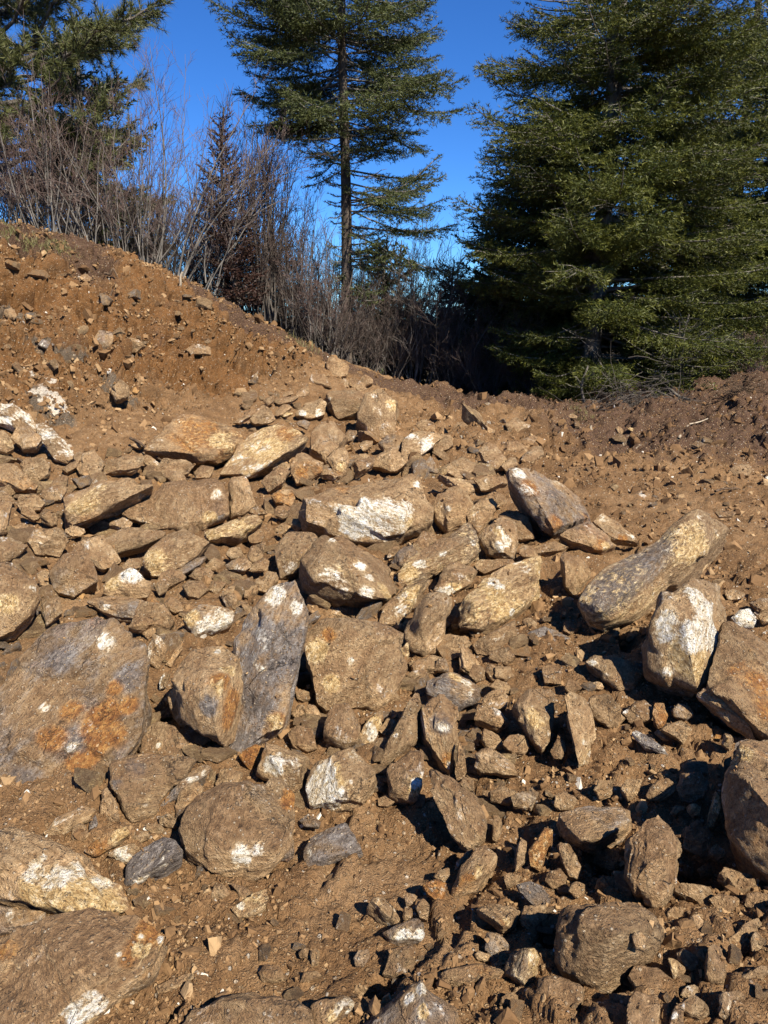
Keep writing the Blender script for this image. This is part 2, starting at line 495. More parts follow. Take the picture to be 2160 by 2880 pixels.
    col = m.mix(m.math('MULTIPLY', chip, 0.7), col, m.ramp(sep.outputs[0], [(0.0, (0.16, 0.09, 0.05)), (0.6, (0.40, 0.26, 0.13)), (1.0, (0.66, 0.55, 0.40))]))
    hs2 = m.add("ShaderNodeHueSaturation"); m.put(hs2.inputs['Value'], m.math('MULTIPLY_ADD', m.math('ADD', gr, m.math('MULTIPLY', fine, 0.5)), 1.3, 0.06)); m.put(hs2.inputs['Color'], col)
    # hairline cracks
    ck = m.voro(m.map(m.vadd(v, m.math('MULTIPLY', sm, 0.10)), (1, 1.2, 2.2)), 5.0, 'DISTANCE_TO_EDGE')
    crack = m.math('MULTIPLY', m.step(ck, 0.018, 0.0), m.step(blot, 0.46, 0.6))
    col = m.mix(m.math('MULTIPLY', crack, 0.55), hs2.outputs[0], (0.06, 0.036, 0.02))
    h = m.math('ADD', m.math('MULTIPLY', fine, 1.1), m.math('ADD', m.math('MULTIPLY', sm, 0.8), m.math('MULTIPLY', chip, 0.35)))
    h = m.math('ADD', h, m.math('ADD', m.math('MULTIPLY', lay, 0.7), m.math('MULTIPLY_ADD', gr, 0.45, m.math('MULTIPLY', crack, -0.8))))
    return m.finish(col, m.math('MULTIPLY_ADD', dus, 0.25, 0.68), m.bump(h, 1.0, 0.030), 0.3)

def gravel_material():
    m = Mat("gravel")
    t = m.attr('tint')
    v = m.coord('Object')
    n = m.noise(v, 45.0, 4, 0.6)
    col = m.ramp(t, [(0.0, (0.095, 0.050, 0.022)), (0.35, (0.185, 0.105, 0.047)), (0.62, (0.260, 0.156, 0.074)), (0.80, (0.36, 0.24, 0.125)), (0.88, (0.27, 0.145, 0.052)),
                     (0.93, (0.24, 0.200, 0.165)), (1.0, (0.66, 0.60, 0.50))])
    hsv = m.add("ShaderNodeHueSaturation"); m.put(hsv.inputs['Value'], m.math('MULTIPLY_ADD', n, 0.9, 0.55)); m.put(hsv.inputs['Color'], col)
    return m.finish(hsv.outputs[0], 0.9, m.bump(n, 0.6, 0.01), 0.2)

def bark_material(name, a, b, scale=18.0):
    m = Mat(name)
    v = m.coord('Object')
    n = m.noise(m.map(v, (1, 1, 0.22)), scale, 5, 0.65)
    col = m.ramp(n, [(0.34, a), (0.62, b)])
    return m.finish(col, 0.9, m.bump(n, 1.0, 0.03), 0.2)

def needle_material(name, a, b, tip):
    m = Mat(name)
    v = m.coord('Object')
    n = m.noise(v, 1.3, 3, 0.6)
    col = m.ramp(n, [(0.32, a), (0.66, b)])
    col = m.mix(m.attr('tip'), col, tip)
    m.finish(col, 0.55, None, 0.35)
    tr = m.add("ShaderNodeBsdfTranslucent"); m.put(tr.inputs['Color'], col)
    mx = m.add("ShaderNodeMixShader"); mx.inputs[0].default_value = 0.18
    out = m.n["Material Output"]
    m.l.new(m.b.outputs[0], mx.inputs[1]); m.l.new(tr.outputs[0], mx.inputs[2]); m.l.new(mx.outputs[0], out.inputs['Surface'])
    return m.m

def twig_material(name, a, b, tipc):
    m = Mat(name)
    n = m.noise(m.coord('Object'), 4.0, 4, 0.6)
    col = m.ramp(n, [(0.35, a), (0.62, b)])
    col = m.mix(m.attr('tip'), col, tipc)
    return m.finish(col, 0.8, None, 0.25)

M_DIRT, M_ROCK, M_GRAVEL = dirt_material(), rock_material(), gravel_material()
M_BARK = bark_material("fir_bark", (0.040, 0.032, 0.026), (0.20, 0.175, 0.15), 14.0)
M_BARKD = bark_material("dark_bark", (0.035, 0.026, 0.020), (0.115, 0.090, 0.070), 14.0)
M_BRANCH = bark_material("branch_wood", (0.055, 0.046, 0.038), (0.23, 0.205, 0.175), 8.0)
M_FIR = needle_material("fir_needles", (0.030, 0.043, 0.009), (0.068, 0.079, 0.012), (0.155, 0.150, 0.020))
M_FIRB = needle_material("fir_needles_dark", (0.036, 0.048, 0.016), (0.068, 0.082, 0.024), (0.125, 0.132, 0.038))
M_PINE = needle_material("pine_needles", (0.055, 0.068, 0.020), (0.105, 0.115, 0.036), (0.180, 0.175, 0.065))
M_DEAD = needle_material("dead_needles", (0.030, 0.014, 0.011), (0.065, 0.030, 0.020), (0.08, 0.045, 0.028))
M_TWIG = twig_material("shrub_twigs", (0.056, 0.048, 0.040), (0.200, 0.178, 0.153), (0.130, 0.072, 0.058))
M_TWIGD = twig_material("dark_twigs", (0.034, 0.028, 0.023), (0.125, 0.106, 0.088), (0.080, 0.050, 0.040))
M_STICK = bark_material("dead_wood", (0.16, 0.115, 0.075), (0.46, 0.38, 0.28), 20.0)
M_ROOT = bark_material("root_bark", (0.050, 0.032, 0.020), (0.150, 0.098, 0.060), 20.0)
M_GRASS = needle_material("grass_blades", (0.075, 0.078, 0.022), (0.16, 0.14, 0.045), (0.24, 0.20, 0.09))
# ------------------------------------------------------------------ the ground in view
def seg_dist(x, y, pts):
    d = np.full(x.shape, 1e9)
    for a, b in zip(pts[:-1], pts[1:]):
        ab = b - a
        t = np.clip(((x - a[0]) * ab[0] + (y - a[1]) * ab[1]) / (ab @ ab + 1e-9), 0, 1)
        d = np.minimum(d, np.hypot(x - a[0] - t * ab[0], y - a[1] - t * ab[1]))
    return d

def ground_line(crop, s):
    return [on_ground(*q)[:2] for q in pix(crop, s)]

def humus_shade_at(x, y):
    n1 = fbm(np.stack([x, y, 0 * x], -1) * 1.3, 4, 201)
    dc = seg_dist(x, y, ground_line('S', '0,640 180,700 400,740 620,850 830,962 1000,1045 1160,1110 1400,1150'))
    hum_shade = np.clip(0.85 * sstep(0.95, 0.15, dc) + sstep(0.9, 3.4, x + 0.5 * n1) * sstep(6.3, 8.6, y) * 1.15 + sstep(10.2, 11.6, y + 0.6 * n1) * sstep(-0.5, 1.0, x) * 0.6 + 0.42 * bank_w(x, y) * sstep(-0.2, 0.35, fbm(np.stack([x, y, 0 * x], -1) * 2.3, 3, 207)), 0, 1)  # the bank term paints the shade of small pockets into the soil colour
    return np.maximum(hum_shade, sstep(12.8, 14.0, np.hypot(x, y)) * 0.9)

def build_ground():
    na = 620
    az = np.radians(np.linspace(-56, 56, na))
    rr = np.concatenate([np.geomspace(0.75, 7.3, 350)[:-1], np.linspace(7.3, 13.2, 290)[:-1], np.geomspace(13.2, 46, 60)])
    nr = len(rr)
    R, A = np.meshgrid(rr, az, indexing='ij')
    x, y = (R * np.sin(A)).ravel(), (R * np.cos(A)).ravel()
    zb = base_h(x, y)
    zr = relief(x, y)
    z = zb + zr
    e = 0.06
    gx = (base_h(x + e, y) - base_h(x - e, y)) / (2 * e); gy = (base_h(x, y + e) - base_h(x, y - e)) / (2 * e)
    gn = np.stack([-gx, -gy, np.ones_like(gx)], -1); gn /= np.linalg.norm(gn, axis=1, keepdims=True)
    co = np.stack([x, y, zb], -1) + gn * (zr * gn[:, 2])[:, None]
    z = co[:, 2]
    i = np.arange(nr - 1)[:, None] * na + np.arange(na - 1)[None]
    f = np.stack([i, i + 1, i + na + 1, i + na], -1).reshape(-1, 4)
    me = new_mesh("ground", co, f)
    p = np.stack([x, y, z], -1)
    bw, mw = bank_w(x, y), berm_w(x, y)
    # dark topsoil on crest and berm; on the bank face, painted shade of hollows
    hum_shade = humus_shade_at(x, y)
    add_attr(me, 'humus_shade', hum_shade)
    och = 0.66 * bw
    for crop, s, w, a in (('S', '480,1000 560,1060 650,1090', 0.55, 0.5), ('S', '60,830 300,900 500,930', 0.5, 0.2), ('S', '0,1190 60,1290', 0.35, 0.45), ('S', '100,1330 250,1350', 0.4, 0.2)):
        och = och + a * sstep(w, 0.1 * w, seg_dist(x, y, ground_line(crop, s)))
    add_attr(me, 'ochre', och)
    gry = 0
    for crop, s, w in (('L', '280,900 420,960 560,1080 740,1120', 0.26), ('L', '40,640 120,680', 0.2), ('L', '860,1250 1000,1330', 0.25), ('A', '240,20 420,150', 0.2)):
        gry = gry + 0.75 * sstep(w, 0.2 * w, seg_dist(x, y, ground_line(crop, s)))
    add_attr(me, 'grey', gry)
    qz = 0
    for crop, s, w, a in (('A', '-60,110 100,170 250,270 400,370 480,440', 0.20, 0.75), ('A', '220,-10 400,80', 0.10, 0.6), ('L', '180,1130 330,1220 480,1360', 0.13, 0.5), ('A', '60,690 300,780', 0.2, 0.3),
                          ('J', '300,430 350,470', 0.06, 0.6), ('K', '540,850 720,950 880,1010', 0.10, 0.42), ('L', '690,530 760,570', 0.1, 0.4)):
        qz = qz + a * sstep(w, 0.25 * w, seg_dist(x, y, ground_line(crop, s)))
    add_attr(me, 'quartz', qz)
    o = link("ground", me, M_DIRT)
    tag(o, kind='structure')
    # the rest of the hill, coarse, running out to the horizon
    az = np.radians(np.linspace(-180, 180, 181))
    rr = np.concatenate([[0.0], np.geomspace(0.5, 4500, 120)])
    R, A = np.meshgrid(rr, az, indexing='ij')
    x, y = (R * np.sin(A)).ravel(), (R * np.cos(A)).ravel()
    drop = 0.6 * sstep(55, 50, np.abs(np.degrees(np.arctan2(x, y)))) * sstep(45.8, 40, np.hypot(x, y)) + 0.6 * sstep(2.0, 1.0, np.hypot(x, y)) * (y > -0.3)
    z = base_h(x, np.where(y < 0, np.maximum(y, -1.5), y)) - drop
    far = np.hypot(x, y)
    z += sstep(60, 400, far) * 14 * fbm(np.stack([x, y, 0 * x], -1) / 240.0, 4, 301)
    na = 181
    i = np.arange(len(rr) - 1)[:, None] * na + np.arange(na - 1)[None]
    f = np.stack([i, i + 1, i + na + 1, i + na], -1).reshape(-1, 4)
    me = new_mesh("terrain", np.stack([x, y, z], -1), f)
    m = Mat("hillside")
    v = m.coord('Object')
    n = m.noise(v, 0.35, 6, 0.65)
    col = m.ramp(n, [(0.35, (0.035, 0.034, 0.018)), (0.55, (0.085, 0.065, 0.038)), (0.7, (0.12, 0.085, 0.05))])
    m.finish(col, 0.95, m.bump(m.noise(v, 3.0, 5, 0.7), 1.0, 0.1), 0.1)
    tag(link("terrain", me, m.m), kind='structure')
build_ground()

# ------------------------------------------------------------------ stones: a hull of flat breaks, edges rounded, beds and chips cut in
def ico(level):
    bm = bmesh.new()
    bmesh.ops.create_icosphere(bm, subdivisions=level, radius=1.0)
    v = np.array([q.co[:] for q in bm.verts])
    f = np.array([[q.index for q in p.verts] for p in bm.faces])
    bm.free()
    return v / np.linalg.norm(v, axis=1, keepdims=True), f
ICO = {k: ico(k) for k in (2, 3, 4, 5, 6, 7)}

def hull_planes(pts):
    bm = bmesh.new()
    for p in pts:
        bm.verts.new(p)
    bmesh.ops.convex_hull(bm, input=bm.verts[:], use_existing_faces=False)
    bmesh.ops.delete(bm, geom=[v for v in bm.verts if not v.link_faces], context='VERTS')
    bm.normal_update()
    cen = np.zeros(3); ar = 0; samp = []
    for f in bm.faces:
        a = f.calc_area(); m = np.array(f.calc_center_median())
        cen += a * m; ar += a
        samp.append((a, m))
    cen /= ar
    N, D = [], []
    for f in bm.faces:
        n = np.array(f.normal); p = np.array(f.verts[0].co)
        if f.calc_area() < 1e-9: continue
        if n @ (p - cen) < 0: n = -n
        N.append(n); D.append(n @ p)
    vv = np.array([v.co[:] for v in bm.verts])
    bm.free()
    w = np.array([s[0] for s in samp]); q = np.array([s[1] for s in samp]) - cen
    cov = (q * w[:, None]).T @ q / w.sum()
    return np.array(N), np.array(D), cen, cov, vv

def vnormals(co, f):
    a, b, c = co[f[:, 0]], co[f[:, 1]], co[f[:, 2]]
    n = np.cross(b - a, c - a)
    out = np.zeros_like(co)
    for k in range(3):
        np.add.at(out, f[:, k], n)
    return out / np.maximum(np.linalg.norm(out, axis=1, keepdims=True), 1e-12)

LASTFACE = [None]
def unit_(v):
    return v / np.maximum(np.linalg.norm(v, axis=-1, keepdims=True), 1e-9)

def rock_shape(pts, level, fol=None, seed=0, chips=4, sharp=160, rough=1.0, beds=1.0, clod=0.0, view=None, cuts=(5, 0.20, 0.05)):
    r = np.random.default_rng(seed + 1000)
    N, D, cen, cov, vv = hull_planes(pts)
    ev, E = np.linalg.eigh(cov)
    s = np.sqrt(np.maximum(ev, 1e-8)); s = np.maximum(s, s.max() * 0.12)
    size = float((s[0] * s[1] * s[2]) ** (1 / 3))
    # chips broken off the corners
    for _ in range(chips * 2):
        n = r.normal(size=3); n /= np.linalg.norm(n)
        sup = (vv @ n).max(); c0 = n @ cen
        N = np.vstack([N, n]); D = np.append(D, c0 + (sup - c0) * r.uniform(0.93, 0.99))
    if not clod:
        # flat breaks across the faces themselves
        tr = [(n, d) for n, d in zip(N, D)]
        for _ in range(cuts[0]):
            n0 = r.normal(size=3); n0 /= np.linalg.norm(n0)
            if view is not None: n0 = unit_(view + 0.9 * r.normal(size=3))
            t = np.min([d_ - n_ @ cen if n_ @ n0 > 1e-3 else 1e9 for n_, d_ in tr] / np.maximum(N[:len(tr)] @ n0, 1e-3))
            surf = cen + n0 * t
            ns = N[int(np.argmin(np.abs(D[:len(tr)] - N[:len(tr)] @ surf)))]
            n1 = unit_(ns + cuts[1] * r.normal(size=3))
            N = np.vstack([N, n1]); D = np.append(D, n1 @ surf - size * r.uniform(0.0, cuts[2]))
    Np = (N @ E) * s
    Dp = D - N @ cen
    ln = np.linalg.norm(Np, axis=1)
    Np, Dp = Np / ln[:, None], Dp / ln
    Dp = np.maximum(Dp, 0.05)
    U, F = ICO[level]
    q = np.clip((U @ Np.T) / Dp, 0, None)
    mx = q.max(1, keepdims=True)
    rad = 1 / (mx[:, 0] * (((q / mx) ** sharp).sum(1)) ** (1 / sharp))
    co = cen + ((U * rad[:, None]) * s) @ E.T
    nrm = vnormals(co, F)
    if (nrm * (co - cen)).sum(1).mean() < 0:
        F = F[:, ::-1]; nrm = -nrm
    for _ in range(4):
        acc = np.zeros_like(nrm)
        for k in range(3):
            np.add.at(acc, F[:, k], nrm[F[:, (k + 1) % 3]] + nrm[F[:, (k + 2) % 3]])
        nrm = unit_(acc + nrm * 2)
    fol = E[:, 0] if fol is None else np.asarray(fol, float)
    fol = fol / np.linalg.norm(fol)
    off = r.uniform(-50, 50, 3)
    pp = co + off
    # patches split off at slightly different levels and angles
    ns = 16 if not clod else 4
    sd = co[r.integers(0, len(co), ns)]
    wob = co + size * 0.22 * np.stack([fbm(pp / (size * 0.8) + 9.1 * k, 3, seed + 40 + k) for k in range(3)], -1)
    idx = np.argmin(((wob[:, None, :] - sd[None]) ** 2).sum(-1), 1)
    tilt = r.normal(size=(ns, 3)) * 0.13
    lev = r.normal(size=ns) * 0.034
    d0 = np.clip(((co - sd[idx]) * tilt[idx]).sum(1), -0.09 * size, 0.09 * size) + size * lev[idx]
    d = rough * d0 + size * rough * (0.025 * fbm(pp / (size * 2.0), 3, seed) + 0.045 * fbm(pp / (size * 0.6), 4, seed + 3, 0.6) * 0.5)
    # breaks along the beds: little steps, strongest on faces that cut across them
    a = np.abs(nrm @ fol)
    lay = (pp @ fol) / (size * 0.16) + 0.9 * fbm(pp / (size * 1.2), 3, seed + 5)
    fr = lay - np.floor(lay)
    li, zz = np.floor(lay).astype(np.int64), np.zeros(len(lay), np.int64)
    bl = sstep(0.72, 1.0, fr)
    hsh = _hash(li, zz, zz, seed + 9) * (1 - bl) + _hash(li + 1, zz, zz, seed + 9) * bl
    d += size * beds * (1 - a ** 2) * (0.085 * (hsh - 0.5) - 0.035 * np.exp(-((fr - 0.85) / 0.10) ** 2))
    # shallow scabs where a flake has come away
    fl = fbm(pp / (size * 1.1) + 0.3 * fol, 3, seed + 11)
    d -= size * beds * 0.05 * sstep(0.08, 0.14, fl) * a
    for _ in range(1):
        acc = np.zeros_like(d); cn = np.zeros_like(d)
        for k in range(3):
            np.add.at(acc, F[:, k], d[F[:, (k + 1) % 3]] + d[F[:, (k + 2) % 3]]); np.add.at(cn, F[:, k], 2.0)
        d = 0.35 * d + 0.65 * acc / np.maximum(cn, 1)
    if clod:
        d += size * clod * (0.14 * fbm(pp / (size * 0.45), 4, seed + 13, 0.65) + 0.07 * np.abs(fbm(pp / (size * 0.16), 3, seed + 15, 0.6)))
    else:
        d += 0.0035 * fbm(pp / 0.022, 3, seed + 17, 0.65) * min(1.0, size / 0.06)
    co = co + nrm * d[:, None]
    LASTFACE[0] = _hash(idx, np.full(len(idx), seed), np.zeros(len(idx), np.int64), 5)
    return co, F, fol, size, cen

def frame_from(z, hint):
    z = z / np.linalg.norm(z)
    x = hint - z * (hint @ z)
    if np.linalg.norm(x) < 1e-4:
        x = np.array([1.0, 0, 0]) - z * z[0]
    x /= np.linalg.norm(x)
    return np.stack([x, np.cross(z, x), z], 1)

def simplify(P):
    """drop the corners that stick out least until the outline has a few long straight edges"""
    P = [q for q in P]
    A = abs(0.5 * sum(P[i][0] * P[(i + 1) % len(P)][1] - P[(i + 1) % len(P)][0] * P[i][1] for i in range(len(P))))
    while len(P) > 5:
        ar = []
        for i in range(len(P)):
            a, b, c = P[i - 1], P[i], P[(i + 1) % len(P)]
            ar.append(abs(0.5 * ((b[0] - a[0]) * (c[1] - a[1]) - (c[0] - a[0]) * (b[1] - a[1]))))
        i = int(np.argmin(ar))
        if ar[i] > (0.022 if A < 15000 else 0.011) * A: break
        P.pop(i)
    return np.array(P)

ROCKS = []                                       # (object, world verts, normals) for crumbs and placing
SEED = [0]
OUTLINES = []
def R(crop, label, outline, e=45, az=0, th=None, ridge='', q=0.0, r=0.0, g=0.0, y=0.0, d=0.62, blobs='', nm='boulder', cat=None, sink=0.0, lift=0.0,
      base=None, chips=2, clod=0.0, rough=1.0, beds=1.0, fol=None, sharp=160, group=None, dY=0.0, side=0.23):
    SEED[0] += 1
    seed = SEED[0]
    P = simplify(pix(crop, outline)) if not clod else pix(crop, outline)
    k = CROPS[crop][2]
    vr_ = np.random.default_rng(seed + 7000)
    g = g + max(0.0, vr_.uniform(-0.12, 0.26)); r = r + max(0.0, vr_.uniform(-0.15, 0.22)); y = y + max(0.0, vr_.uniform(-0.15, 0.2)); d = d * vr_.uniform(0.75, 1.05)
    lowest = P[np.argmax(P[:, 1])] if base is None else pix(crop, base)[0]
    g0 = on_ground(*lowest)
    if dY:
        g0 = g0 + (g0 - EYE) / np.linalg.norm(g0 - EYE) * dY
    ee, aa = math.radians(e), math.radians(az)
    n = np.array([math.sin(aa) * math.sin(ee), -math.cos(aa) * math.sin(ee), math.cos(ee)])
    dv = (g0 - EYE) / np.linalg.norm(g0 - EYE)
    if n @ dv > -0.22:                           # never edge-on
        n = n - dv * (0.22 + n @ dv); n /= np.linalg.norm(n)
    o = g0 + np.array([0, 0, lift - sink]) + n * 0.018 * np.linalg.norm(g0 - EYE) / 3.0
    def hit(uv, off=0.0):
        s = sight(uv[:, 0], uv[:, 1]); s = s / np.linalg.norm(s, axis=1, keepdims=True)
        den = s @ n
        t = ((o - EYE) @ n) / np.minimum(den, -0.05)
        D0 = np.linalg.norm(o - EYE)
        t = np.clip(t, D0 * 0.55, D0 * 1.7)
        return EYE + s * (t - off)[:, None], s
    front, s = hit(P)
    c = front.mean(0)
    area = 0.5 * np.linalg.norm(np.cross(front - c, np.roll(front, -1, 0) - c).sum(0))
    th = 0.55 * math.sqrt(area) if th is None else th
    dirv = s * 0.86 + np.array([0, 0, -0.30])
    back = (c + (front - c) * 0.93) + dirv * th
    # a broken face set back a little from the outline, so the sides of the block show, most of all low on the shaded side
    rr_ = np.random.default_rng(seed + 5000)
    sq = math.sqrt(area)
    right = np.array([1.0, 0, 0]) - n * n[0]; right /= np.linalg.norm(right)
    upv = np.cross(n, right)
    if upv[2] < 0: upv = -upv
    wid = np.ptp((front - c) @ right); hei = np.ptp((front - c) @ upv)
    k_ = side * rr_.uniform(0.6, 1.3)
    inner = c + (front - c) * (1 - k_ * rr_.uniform(0.75, 1.1, (len(front), 1))) + right * (k_ * 0.36 * wid) + upv * (k_ * 0.30 * hei)
    inner = inner[np.sort(rr_.permutation(len(front))[:5 if len(front) > 6 else 4])]
    inner = inner - ((inner - EYE) / np.linalg.norm(inner - EYE, axis=1, keepdims=True)) * (side * 1.05 * sq * rr_.uniform(0.8, 1.15, (len(inner), 1)))
    pts = [front, back, inner] if not ridge else [front, back, c + (front - c) * 0.6 + n * 0.02 * sq]
    if ridge:
        rp = pix(crop, ridge, 3)
        pts.append(hit(rp[:, :2], rp[:, 2] * 1.5)[0])
    pts = np.concatenate(pts)
    OUTLINES.append(P)
    pix_area = 0.5 * abs((P[:, 0] * np.roll(P[:, 1], -1) - P[:, 1] * np.roll(P[:, 0], -1)).sum())
    level = 7 if pix_area > 120000 else 6 if pix_area > 17000 else 5 if pix_area > 2200 else 4
    fdir = None
    if fol is not None:                          # trend of the grain in the picture plane, degrees from the horizontal
        t = math.radians(fol)
        xax = np.array([1.0, 0, 0]) - n * n[0]; xax /= np.linalg.norm(xax)
        yax = np.cross(n, xax)
        fdir = -math.sin(t) * xax + math.cos(t) * yax + 0.25 * n
    co, F, fv, size, cen = rock_shape(pts, level, fdir, seed, chips, sharp, rough, beds, clod, view=-dv, cuts=(3, 0.10, 0.025) if ridge or pix_area > 30000 else (5, 0.20, 0.05))
    org = np.array([cen[0], cen[1], co[:, 2].min()])
    B = frame_from(fv, front[len(front) // 2] - c)
    loc = (co - org) @ B
    me = new_mesh(nm, loc, F)
    me.set_sharp_from_angle(angle=math.radians(32))
    vals = {'quartz': np.full(len(co), q), 'rust': np.full(len(co), r), 'grey': np.full(len(co), g), 'yellow': np.full(len(co), y), 'dust': np.full(len(co), d)}
    names = {'q': 'quartz', 'r': 'rust', 'g': 'grey', 'y': 'yellow', 'd': 'dust'}
    if blobs:
        pu, pv, pf = project(co)
        for w in blobs.split():
            kind, rest = w.split(':')
            bu, bv, br = [float(x) for x in rest.split(',')]
            bu, bv, br = CROPS[crop][0] + bu / k, CROPS[crop][1] + bv / k, br / k
            dd = np.hypot(pu - bu, pv - bv)
            near = dd < max(12.0, br * 0.4)
            if not near.any():
                near = dd <= dd.min() + 4
            ctr = co[np.flatnonzero(near)[np.argmin(pf[near])]]
            rad = br * np.linalg.norm(ctr - EYE) / FPX * 1.5
            wgt = sstep(1.25, 0.35, np.linalg.norm(co - ctr, axis=1) / rad)
            a = vals[names[kind]]
            top = 0.74 if kind == 'q' else 0.72
            a += (top - np.minimum(a, top)) * wgt
            if kind == 'q':
                halo = 0.40 * sstep(1.9, 0.6, np.linalg.norm(co - ctr, axis=1) / rad)
                vals['yellow'] = np.maximum(vals['yellow'], halo)
                vals['dust'] *= 1 - 0.35 * halo / 0.40
            if kind in 'qyr':
                vals['dust'] *= 1 - 0.7 * wgt
    vals['face'] = LASTFACE[0]
    for nme, a in vals.items():
        add_attr(me, nme, a)
    ob = link(nm, me, M_ROCK)
    ob.matrix_world = Matrix.Translation(Vector(org)) @ Matrix(B.tolist()).to_4x4()
    tag(ob, label, cat or {'boulder': 'boulder', 'flat_rock': 'flat rock', 'rock': 'rock', 'stone': 'stone', 'dirt_clod': 'dirt clod'}.get(nm, 'rock'), group)
    ROCKS.append((ob, co, vnormals(co, F), size))
    return ob
# ------------------------------------------------------------------ the boulders one by one
SL, RK, ST, CL = 'flat_rock', 'rock', 'stone', 'dirt_clod'
# -- middle of the heap
R('B', "largest boulder in the middle of the heap, brown on top, rough white front", "255,745 290,670 500,600 640,575 870,540 930,500 1000,500 1080,540 1110,610 1150,760 1140,850 1060,910 960,985 915,1010 830,1000 720,990 600,960 520,910 400,910 310,860",
  e=52, az=8, th=.55, ridge="370,690,.06 600,690,.10 740,720,.12 880,770,.16 1010,650,.08 920,980,.05", r=.12, d=.5, blobs="q:560,745,60 q:700,850,110 q:800,790,100 q:1000,740,70 q:680,630,35 q:860,680,30 q:620,880,80 q:850,930,70 y:1000,820,70 q:960,850,80 q:1055,580,25", rough=1.2, fol=-25)
R('B', "smooth brown boulder with a white streaked belly, overhanging a dark hollow", "275,1090 330,1040 420,950 500,905 560,900 640,960 770,1060 870,1130 950,1270 930,1320 830,1390 620,1420 400,1330 280,1200",
  e=48, az=18, th=.5, ridge="300,1130,.05 430,1230,.12 600,1290,.14 780,1330,.14 900,1350,.08 480,1020,.10 700,1120,.12", d=.55, y=.15, blobs="q:470,1170,60 q:560,1240,60 q:700,1290,45 q:740,1180,25 q:680,1110,25 q:480,940,25 y:860,1280,60 q:420,1200,40", lift=.10, fol=-30, chips=2, sharp=40)
R('B', "brown wedge with a white broken end, tucked behind the smooth white-bellied boulder", "110,1010 200,920 350,895 420,930 340,1050 280,1090 265,1190 150,1220 120,1110", e=45, az=-10, ridge="130,1060,.03 280,1080,.07", d=.7, blobs="q:160,1120,35 q:230,1140,35 q:180,1180,30", nm=RK, dY=.1)
R('B', "long dark-topped slab rising towards the far side of the heap, tan along its lower edge", "910,1160 1050,1040 1380,845 1420,900 1465,1040 1400,1100 1180,1110 1000,1230 940,1290 900,1200", e=50, az=22, ridge="1050,1150,.06 1230,1040,.09 1400,950,.06", d=.55, g=.22, y=.2, blobs="q:1080,1110,35 q:1230,1040,30 y:1000,1180,50 q:1440,980,25", nm=SL, fol=28, beds=1.6)
R('B', "small dark grey stone wedged under the big white-fronted boulder", "860,1110 930,1030 1000,980 1055,1050 1030,1100 930,1140", e=55, az=-20, g=.5, d=.3, nm=ST)
R('B', "brown stone filling the gap between the white-fronted boulder and the long dark slab", "1010,1000 1080,905 1140,920 1180,970 1060,1060", e=45, d=.7, nm=ST)
R('B', "upright rounded tan boulder standing close beside the white-fronted boulder", "1140,730 1170,660 1250,640 1320,600 1380,640 1425,720 1370,800 1365,850 1240,920 1150,830", e=58, az=15, ridge="1250,740,.10 1240,850,.05", d=.6, y=.12, blobs="q:1270,780,20", nm='boulder', sharp=34)
R('B', "crumbly pale brown rock in the shade of the tilted boulder", "1365,790 1440,720 1530,690 1565,740 1530,820 1440,920 1380,850", e=50, az=-10, d=.5, y=.2, nm=RK, clod=.5)
R('B', "angular rock with white speckled foot below the tilted boulder", "1440,940 1500,890 1590,800 1680,850 1700,960 1680,1090 1490,1060 1460,1000", e=55, az=10, ridge="1560,930,.10 1600,1040,.06", d=.45, g=.15, blobs="q:1600,1030,35 q:1650,970,30 y:1560,880,30", nm=RK)
R('S', "pale tan block with a flat sunlit face and a dark brown end, mid slope", "1281,1682 1300,1655 1335,1640 1400,1600 1518,1567 1522,1650 1496,1692 1450,1730 1380,1775 1345,1783 1285,1770", e=50, az=28, th=.4, ridge="1332,1692,.12 1347,1774,.08 1500,1600,.05", d=.38, y=.34, blobs="q:1400,1625,26 q:1470,1590,22 q:1450,1720,12 y:1430,1690,50", fol=25)
R('B', "flat brown slab lying against the back of the pale tan block", "1190,1160 1260,1115 1350,1110 1430,1170 1390,1250 1250,1330 1200,1300 1150,1290", e=40, az=10, d=.62, y=.15, blobs="y:1290,1270,45 q:1280,1300,30", nm=SL)
R('B', "thin flat slab lying crossways above the pale tan block", "1410,1110 1450,1090 1659,1090 1680,1110 1480,1180 1430,1150", e=30, d=.6, y=.2, nm=SL)
R('B', "dark brown pitted boulder half in shade before the pale tan block", "990,1490 1080,1370 1130,1310 1210,1310 1285,1370 1215,1430 1195,1540 1200,1620 1180,1680 1090,1720 1000,1660 970,1560", e=58, az=8, th=.35, ridge="1080,1480,.10 1150,1420,.08", d=.6, g=.1, fol=50, rough=1.3)
R('B', "pale sloping slab of bedded stone beneath the smooth white-bellied boulder", "940,1290 1110,1250 1180,1180 1140,1300 980,1470 930,1520 780,1500 830,1390 950,1320", e=42, az=20, d=.5, y=.25, blobs="y:1040,1330,60", nm=SL, fol=35, beds=1.6)
R('J', "tall rounded boulder with a pale ragged edge at the top of the heap", "1090,780 1170,640 1190,570 1300,540 1350,580 1440,620 1455,660 1420,700 1430,800 1430,900 1280,920 1150,860", e=62, az=10, th=.6, ridge="1250,720,.14 1200,640,.08", d=.62, blobs="y:1400,640,50 q:1280,570,35 q:1300,680,45 q:1390,650,25", rough=1.2)
R('J', "broad dusty boulder next to the tall pale-edged one at the top of the heap", "840,580 900,540 1100,535 1190,600 1180,680 1080,750 980,780 925,740 920,640", e=55, az=0, th=.6, ridge="960,610,.06 1100,620,.10", d=.75, blobs="q:1150,590,18 q:880,590,20")
R('J', "smooth grey-brown stone set into the foot of the tall pale-edged boulder", "1270,960 1330,890 1420,880 1490,910 1495,980 1420,1050 1320,1030", e=55, az=8, g=.3, d=.5, nm=RK, sharp=30)
